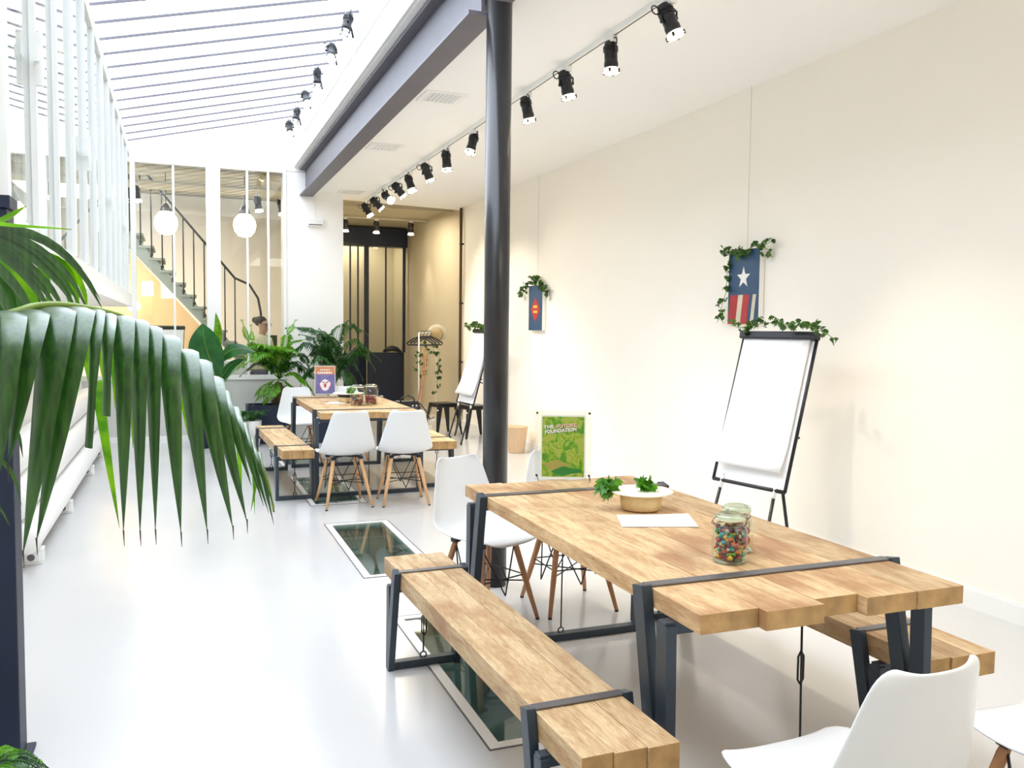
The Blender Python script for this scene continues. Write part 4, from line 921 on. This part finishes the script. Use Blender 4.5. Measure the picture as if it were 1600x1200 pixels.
# ---------------------------------------------------------------- plants
def bez(pts,n):
    """smooth curve through the given points (Catmull-Rom)"""
    P=[Vector(p) for p in pts]; P=[P[0]*2-P[1]]+P+[P[-1]*2-P[-2]]; out=[]
    seg=len(P)-3
    for i in range(n+1):
        f=i/n*seg; k=min(int(f),seg-1); t=f-k; a,b,c,d=P[k:k+4]
        out.append(.5*((2*b)+(c-a)*t+(2*a-5*b+4*c-d)*t*t+(3*b-a-3*c+d)*t**3))
    return out
def leaflet_mesh(q,path,width,side,n=12,fold=.25,peak=.3,base=.35,tipw=0.0,cols=3):
    """long pointed leaflet along path; side = width direction"""
    pts=bez(path,n); vs=[]; fs=[]
    for i,p in enumerate(pts):
        f=i/n; t=(pts[min(i+1,n)]-pts[max(i-1,0)]).normalized(); s=(side-t*side.dot(t)).normalized(); nr=t.cross(s)
        if f<peak: ww=base+(1-base)*math.sin(f/peak*PI/2)
        else: ww=max(tipw,1-((f-peak)/(1-peak))**2.1)
        h=width*.5*ww; fo=fold*(1+2.2*max(0,1-f/.25)) if cols==5 else fold
        for c in range(cols):
            u=-1+2*c/(cols-1); vs.append(p+s*(h*u)-nr*(h*fo*abs(u)**1.6)+nr*(.0012*(c%2)))
    for i in range(n):
        for c in range(cols-1): a=i*cols+c; fs.append((a,a+1,a+cols+1,a+cols))
    q.add(vs,fs,True)
right=Vector((ar.x,ar.y,0)).normalized()
pl=thing('potted_palm',(-.92,1.72,0),'big potted palm at the left edge, long leaflets drooping into the foreground','potted palm')
OP=Vector(pl.location)
MB().lathe([(0,.0),(.14,0),(.19,.36),(.20,.38),(.18,.38),(.17,.33),(0,.33)],n=28).build('pot',M['softblack'],pl)
MB().lathe([(.168,.325),(0,.345)],n=20).build('soil',M['soil'],pl)
q=MB(); q.tube([(0,0,.33),(.01,0,.6),(0,.01,.9),(.02,0,1.14)],[.06,.05,.048,.035],14); q.build('trunk',M['trunk'],pl)
def local(p): return Vector(p)-OP
rng=random.Random(3)
def rel(frond,paths,wpx,m_,d,nm='leaflet',tip=False,fold=.25,rotj=20,**k):
    for i,(p,wp) in enumerate(zip(paths,wpx)):
        q=MB(); sd=Matrix.Rotation(R(rng.uniform(-rotj,rotj)),3,'Z')@right
        leaflet_mesh(q,[local(x) for x in p],wp/FPX*d,sd,fold=fold,**k); lf=q.build(nm,m_,frond)
        if tip:
            e=local(p[-1]); dv=(local(p[-1])-local(p[-2])).normalized()
            MB().tube([e-dv*.012,e+dv*.022],[.0022,.0005],5).build('dry_tip',M['brownleaf'],frond) if False else None
    return
# frond 1: the rachis crosses the picture and bends down to the right
DY=lambda x:1.60+.00075*max(0,x)
ra1=[OP+Vector((.02,0,1.12)),Vector((-.62,1.62,1.42)),at(-20,500,1.60),at(60,478,DY(60)),at(125,480,DY(125)),at(200,499,DY(200)),at(270,545,DY(270)),at(330,600,DY(330)),at(382,672,DY(382)),at(415,740,DY(415)),at(428,800,DY(428))]
f1=MB(); c1=bez([local(p) for p in ra1],50); f1.tube(c1,[.009-.0068*(i/50) for i in range(51)],8); fr1=f1.build('frond',M['stem'],pl)
def drop(x0,y0,x1,y1,out=.13,arch=14,Yb=None):
    Y=DY(x0) if Yb is None else Yb
    a=at(x0,y0+arch,Y); b=at(x0+(x1-x0)*.02,y0-5,Y-out*.22); b2=at(x0+(x1-x0)*.05,y0+6,Y-out*.75); c=at(x0+(x1-x0)*.20,y0+(y1-y0)*.20,Y-out*1.25); d=at(x0+(x1-x0)*.58,y0+(y1-y0)*.60,Y-out*1.45); e=at(x1,y1,Y-out*1.35)
    return [a,b,b2,c,d,e]
L1=[(-38,488,-60,800,58),(8,490,-8,770,56),(48,488,12,730,50),(88,484,36,866,54),(120,484,57,846,52),(150,488,137,700,25),(167,494,165,650,26),(192,498,193,834,33),(213,504,219,834,35),(236,514,243,832,31),(262,528,283,836,36),(290,550,324,832,36),(311,566,364,826,36),(331,592,386,816,32),(350,615,393,760,20),(366,640,412,790,17),(380,665,420,802,14),(392,690,430,795,12),(404,712,428,820,10)]
for i,(x0,y0,x1,y1,wp) in enumerate(L1):
    blunt= i in(5,6)
    rel(fr1,[drop(x0,y0,x1,y1)],[wp],M['leaf_big'],DY(x0)-.15,peak=.24,base=.12,n=22,cols=5,fold=.3,tipw=.5 if blunt else 0,rotj=14)
    if not blunt and wp>28:
        p=at(x1,y1,DY(x0)-.162); MB().tube([local(p)+Vector((0,0,.006)),local(p)+Vector((.001,0,-.022))],[.0016,.0004],5).build('dry_tip',M['pipe'],fr1)
# dry brown patches
for x,y,a,b in ((300,628,3,9),(337,635,2.6,9),(8,665,3,9),(217,758,1.8,9),(389,715,2.5,15)):
    p=local(at(x,y,DY(x)-.175)); q=MB(); q.sphere(p,.001,8,6,(a*1.15,2.0,b*1.1)); q.build('dry_patch',M['brownleaf'],fr1)
# far side of the same frond, backlight put in as a brighter green
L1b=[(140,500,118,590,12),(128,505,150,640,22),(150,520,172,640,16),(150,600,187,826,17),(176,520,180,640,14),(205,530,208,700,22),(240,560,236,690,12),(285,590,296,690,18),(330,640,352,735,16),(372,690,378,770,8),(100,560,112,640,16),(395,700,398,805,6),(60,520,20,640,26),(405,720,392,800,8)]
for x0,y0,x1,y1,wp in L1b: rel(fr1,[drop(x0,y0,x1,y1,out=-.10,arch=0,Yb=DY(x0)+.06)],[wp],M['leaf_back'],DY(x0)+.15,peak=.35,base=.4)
# frond 2: higher, its leaflets sweep over from the left
r2=[OP+Vector((0,.02,1.12)),Vector((-.78,1.80,1.40)),Vector((-.60,1.84,1.62)),Vector((-.42,1.86,1.70))]
f2=MB(); f2.tube(bez([local(p) for p in r2],20),[.009-.005*(i/20) for i in range(21)],8); fr2=f2.build('frond',M['stem'],pl)
S2=[([(-70,335),(0,352),(70,376),(122,420),(162,486)],13),([(-70,345),(0,362),(60,390),(108,434),(140,490)],12),([(-70,352),(0,372),(50,402),(95,446),(124,492)],12),([(-70,362),(0,384),(40,412),(80,452),(104,494)],13),([(-70,372),(-10,396),(28,422),(62,462),(84,500)],14),([(-70,384),(-20,408),(12,436),(40,474),(52,520)],16),([(-70,400),(-30,420),(-8,450),(14,490),(20,540)],18),([(-70,340),(10,356),(84,384),(130,428),(158,470)],8),([(-70,350),(0,367),(56,396),(100,440),(132,488)],9),([(-70,368),(0,390),(36,417),(72,458),(95,498)],10)]
for p,wp in S2: rel(fr2,[[at(x,y,1.86-.0003*x) for x,y in p]],[wp],M['leaf_big'],1.84,peak=.4,base=.7,rotj=10,fold=.4)
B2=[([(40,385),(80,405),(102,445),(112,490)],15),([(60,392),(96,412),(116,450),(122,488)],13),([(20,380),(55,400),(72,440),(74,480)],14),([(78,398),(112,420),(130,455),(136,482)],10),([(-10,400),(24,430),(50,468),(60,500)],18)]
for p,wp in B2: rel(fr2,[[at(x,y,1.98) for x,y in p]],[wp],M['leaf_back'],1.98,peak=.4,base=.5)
B3=[([(-30,380),(0,410),(24,450),(34,500)],30),([(-30,400),(-5,440),(10,480),(12,530)],30),([(-30,372),(10,392),(48,440),(62,490)],22)]
for p,wp in B3: rel(fr2,[[at(x,y,2.05) for x,y in p]],[wp],M['kentia'],2.05,peak=.4,base=.6)  # added dark leaflets stand in for shadow among the leaves
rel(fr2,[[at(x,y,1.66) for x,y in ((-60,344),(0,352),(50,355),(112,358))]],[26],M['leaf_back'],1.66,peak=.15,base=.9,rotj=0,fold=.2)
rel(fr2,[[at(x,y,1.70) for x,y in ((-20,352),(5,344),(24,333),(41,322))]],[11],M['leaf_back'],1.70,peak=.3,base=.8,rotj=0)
# a few thin low leaflets at far left
rel(fr1,[[at(-40,700,1.6),at(-5,715,1.6),at(20,742,1.6),at(34,790,1.6)],[at(-40,640,1.6),at(10,655,1.6),at(28,680,1.6),at(36,715,1.6)],[at(-40,770,1.6),at(-5,790,1.6),at(16,822,1.6)]],[7,8,6],M['leaf_big'],1.6)

def pinnate(name,path,llen,n,m_,parent,O,wid=.018,droop=.5,taper=.35,rr=random,rad=.006,ang=55,start=.12):
    """a feather frond: rachis with two rows of leaflets, one mesh"""
    P=bez([Vector(p)-O for p in path],24); q=MB(); q.tube(P,[rad*(1-.8*i/24) for i in range(25)],5)
    for i in range(n):
        f=start+(1-start)*i/(n-1); k=f*24; k0=min(int(k),23); p=P[k0].lerp(P[k0+1],k-k0); t=(P[k0+1]-P[k0]).normalized()
        hz=t.cross(Vector((0,0,1)))
        hz=hz.normalized() if hz.length>.05 else Vector((1,0,0))
        L_=llen*(math.sin(min(1,f*1.0+.12)*PI)**.6*.9+.12)*rr.uniform(.85,1.1) if f<.97 else llen*.25
        for s in(-1,1):
            d=(hz*s*math.sin(R(ang))+t*math.cos(R(ang))).normalized()
            a=p; b=p+d*L_*.5+Vector((0,0,-droop*L_*.10)); c=p+d*L_*(1-.25*droop)+Vector((0,0,-droop*L_*.62))
            sd=t-d*t.dot(d); sd=sd.normalized()
            h=wid*.5; nr=Vector((0,0,1))
            vs=[a,b-sd*h,b+sd*h,b*.45+c*.55-sd*h*.6,b*.45+c*.55+sd*h*.6,c]
            q.add(vs,[(0,1,2),(1,3,4,2),(3,5,4)],False)
    return q.build(name,m_,parent)
def box_planter(t,w_,d_,h_,m_=None):
    q=MB(); e=.02; q.bx(-w_/2,w_/2,-d_/2,-d_/2+e,0,h_); q.bx(-w_/2,w_/2,d_/2-e,d_/2,0,h_); q.bx(-w_/2,-w_/2+e,-d_/2+e,d_/2-e,0,h_); q.bx(w_/2-e,w_/2,-d_/2+e,d_/2-e,0,h_); q.bx(-w_/2+e,w_/2-e,-d_/2+e,d_/2-e,0,.03)
    q.build('planter_box',m_ or M['softblack'],t); MB().bx(-w_/2+e,w_/2-e,-d_/2+e,d_/2-e,.03,h_-.04).build('soil',M['soil'],t)
rr=random.Random(21)
# tree fern in the black box
ft=thing('potted_fern',(1.08,11.55,0),'bright green tree fern in a black box planter, beyond the far left bench','fern'); O=Vector(ft.location)
box_planter(ft,.56,.36,.50)
q=MB(); q.tube([(.12,0,.44),(.13,-.01,.6),(.12,0,.78)],[.075,.07,.045],12); 
for k in range(26): a=rr.uniform(0,6.28); z=rr.uniform(.48,.74); q.tube([(.12+.06*math.cos(a),.06*math.sin(a),z),(.12+.12*math.cos(a),.12*math.sin(a),z+rr.uniform(.0,.05))],[.012,.002],5)
q.build('trunk',M['trunk'],ft)
cf=at(436,592,11.5)
for pth,ll,m_ in (([(436,592),(424,566),(408,552),(380,572)],.2,'fern'),([(436,592),(440,556),(446,542),(466,552)],.2,'fern'),([(436,592),(425,556),(418,544),(404,548)],.24,'fern'),([(436,592),(448,572),(462,566),(470,590)],.18,'kentia'),([(436,592),(428,572),(402,566),(376,586)],.17,'kentia'),([(436,592),(442,570),(444,552),(430,540)],.22,'fern'),([(436,592),(418,556),(392,552),(352,594)],.20,'fern'),([(436,592),(420,548),(396,538),(372,562)],.20,'fern'),([(436,592),(430,552),(412,538),(390,545)],.22,'fern'),([(436,592),(444,556),(430,545),(402,560)],.20,'fern'),([(436,592),(450,560),(470,552),(484,576)],.16,'kentia'),([(436,592),(420,598),(408,612),(396,632)],.15,'fern'),([(436,592),(432,600),(420,616),(410,636)],.13,'fern'),([(436,592),(456,582),(476,594),(492,618)],.17,'fern'),([(436,592),(444,545),(450,520),(462,500)],.13,'fern'),([(436,592),(404,560),(388,530),(378,500)],.12,'fern'),([(436,592),(410,560),(396,536),(392,508)],.10,'fern'),([(436,592),(460,570),(482,580),(505,600)],.16,'kentia'),([(436,592),(440,560),(455,535),(480,530)],.16,'fern'),([(436,592),(452,600),(462,612),(470,630)],.14,'fern')):
    ys_=[11.5,11.5+rr.uniform(-.12,.05),11.5+rr.uniform(-.25,.05),11.5+rr.uniform(-.35,.0)]
    pinnate('frond',[at(x,y,yy) for (x,y),yy in zip(pth,ys_)],ll*1.05,50,M[m_],ft,O,wid=.021,droop=.6,rr=rr)
# low fern spilling left over the box
lf_=thing('small_fern',(.84,11.19,0),'small dark green fern in a grey pot in front of the black planter','fern'); O=Vector(lf_.location)
MB().lathe([(0,0),(.09,0),(.12,.33),(.11,.33),(.10,.29),(0,.29)],n=20).build('pot',M['grey'],lf_); MB().lathe([(.10,.285),(0,.31)],n=14).build('soil',M['soil'],lf_)
for k in range(9):
    a=rr.uniform(0,6.28) if k>4 else [2.8,3.4,2.3,.3,4.2][k]; l=.24
    p0=O+Vector((0,0,.30)); pinnate('frond',[p0,p0+Vector((math.cos(a)*l*.5,math.sin(a)*l*.35,.14)),p0+Vector((math.cos(a)*l,math.sin(a)*l*.7,.10+rr.uniform(-.1,.05)))],.09,18,M['kentia'],lf_,O,wid=.02,rr=rr)
# kentia palm in the black pot beyond the far table
kt=thing('potted_palm',(1.86,11.45,0),'dark green feathery palm in a black pot in front of the white pillar','potted palm'); O=Vector(kt.location)
box_planter(kt,.36,.36,.42)
for k in range(4): MB().tube([(rr.uniform(-.05,.05),rr.uniform(-.05,.05),.38),(.02*k-.03,0,.62),(.01*k-.02,0,.86)],[.016,.013,.010],8).build('stem',M['stem'],kt)
KP=[([(522,604),(515,570),(500,548),(478,580)],.22),([(522,604),(525,560),(518,530),(508,530)],.22),([(522,604),(512,575),(498,556),(488,566)],.22),([(522,604),(532,570),(548,556),(566,590)],.22),([(522,604),(538,566),(560,540),(582,552)],.24),([(522,604),(520,570),(510,545),(520,530)],.22),([(522,604),(512,550),(492,515),(450,511)],.26),([(522,604),(528,545),(545,508),(572,520)],.26),([(522,604),(505,560),(482,535),(452,552)],.25),([(522,604),(520,555),(512,530),(500,514)],.22),([(522,604),(540,560),(565,545),(585,575)],.24),([(522,604),(535,580),(548,590),(556,612)],.18),([(522,604),(500,575),(480,580),(470,600)],.2),([(522,604),(516,560),(498,540),(478,560)],.24),([(522,604),(524,540),(530,512),(545,500)],.22),([(522,604),(530,560),(552,530),(592,560)],.24),([(522,604),(508,555),(495,530),(470,522)],.22),([(522,604),(518,575),(505,565),(492,585)],.2),([(522,604),(528,575),(535,560),(550,568)],.2),([(522,604),(514,552),(504,520),(486,516)],.22)]
for pth,ll in KP:
    y1=11.45+rr.uniform(-.3,.25)
    pinnate('frond',[at(pth[0][0],pth[0][1],11.45),at(*pth[1],(11.45*2+y1)/3),at(*pth[2],y1),at(*pth[3],y1)],ll,30,M['kentia'],kt,O,wid=.030,droop=.95,ang=50,rr=rr)
# banana-like plant
bp=thing('potted_banana',(.24,11.25,0),'broad-leaved plant with one big round leaf, in a black pot left of the ferns','potted plant'); O=Vector(bp.location)
MB().lathe([(0,0),(.12,0),(.16,.40),(.145,.40),(.13,.36),(0,.36)],n=24).build('pot',M['softblack'],bp); MB().lathe([(.13,.355),(0,.38)],n=14).build('soil',M['soil'],bp)
MB().tube([local_ if False else (0,0,.36),(.0,0,.62),(.02,0,.80)],[.035,.028,.018],10).build('stem',M['stem'],bp)
def blade(path,width,m_,side=right,fold=.18,peak=.45,base=.12):
    q=MB(); leaflet_mesh(q,[Vector(p)-O for p in path],width,side,n=16,fold=fold,peak=peak,base=base)
    lf=q.build('leaf',m_,bp)
    P=bez([Vector(p)-O for p in path],16); MB().tube([p+Vector((0,-.004,0)) for p in P],[.006*(1-.8*i/16) for i in range(17)],5).build('midrib',M['stem'],lf)
    MB().tube([(.02,0,.78),(Vector(path[0])-O).lerp(Vector((.02,0,.78)),.5)+Vector((0,0,-.01)),Vector(path[0])-O],.009,6).build('petiole',M['stem'],bp)
blade([at(338,592,11.2),at(328,562,11.1),at(320,535,11.05),at(316,505,11.1)],.42,M['banana'],peak=.5,base=.3)
blade([at(336,580,11.35),at(339,545,11.4),at(341,515,11.4),at(337,488,11.45)],.115,M['leaf_back'],fold=.3)
blade([at(338,572,11.2),at(352,553,11.1),at(372,545,11.05),at(400,550,11.0)],.17,M['banana'],side=Vector((0,.4,1)),fold=.2)
blade([at(330,600,11.25),at(345,590,11.2),at(362,570,11.2),at(384,560,11.15)],.13,M['banana'],side=Vector((0,.4,1)))
blade([at(322,600,11.3),at(306,580,11.25),at(300,560,11.2),at(297,535,11.2)],.16,M['banana'])
# fern at the foot of the black post
bf=thing('potted_fern',(-.60,2.86,0),'small fern in the very bottom left corner at the foot of the black post','fern'); O=Vector(bf.location)
MB().lathe([(0,0),(.08,0),(.10,.13),(.09,.13),(.085,.10),(0,.10)],n=20).build('pot',M['softblack'],bf); MB().lathe([(.085,.10),(0,.11)],n=14).build('soil',M['soil'],bf)
for k in range(12):
    a=rr.uniform(-.9,.7) if k<8 else rr.uniform(0,6.28); l=rr.uniform(.16,.25)
    p0=O+Vector((0,0,.11)); pinnate('frond',[p0,p0+Vector((math.cos(a)*l*.55,math.sin(a)*l*.55,.10)),p0+Vector((math.cos(a)*l,math.sin(a)*l,.03+rr.uniform(-.03,.05)))],.055,22,M['kentia'] if k%3 else M['fern'],bf,O,wid=.012,rr=rr)
for o in bpy.data.objects:
    if o.type=='EMPTY' and o.get('label') is None and o.get('kind')!='structure': print('UNLABELLED',o.name)
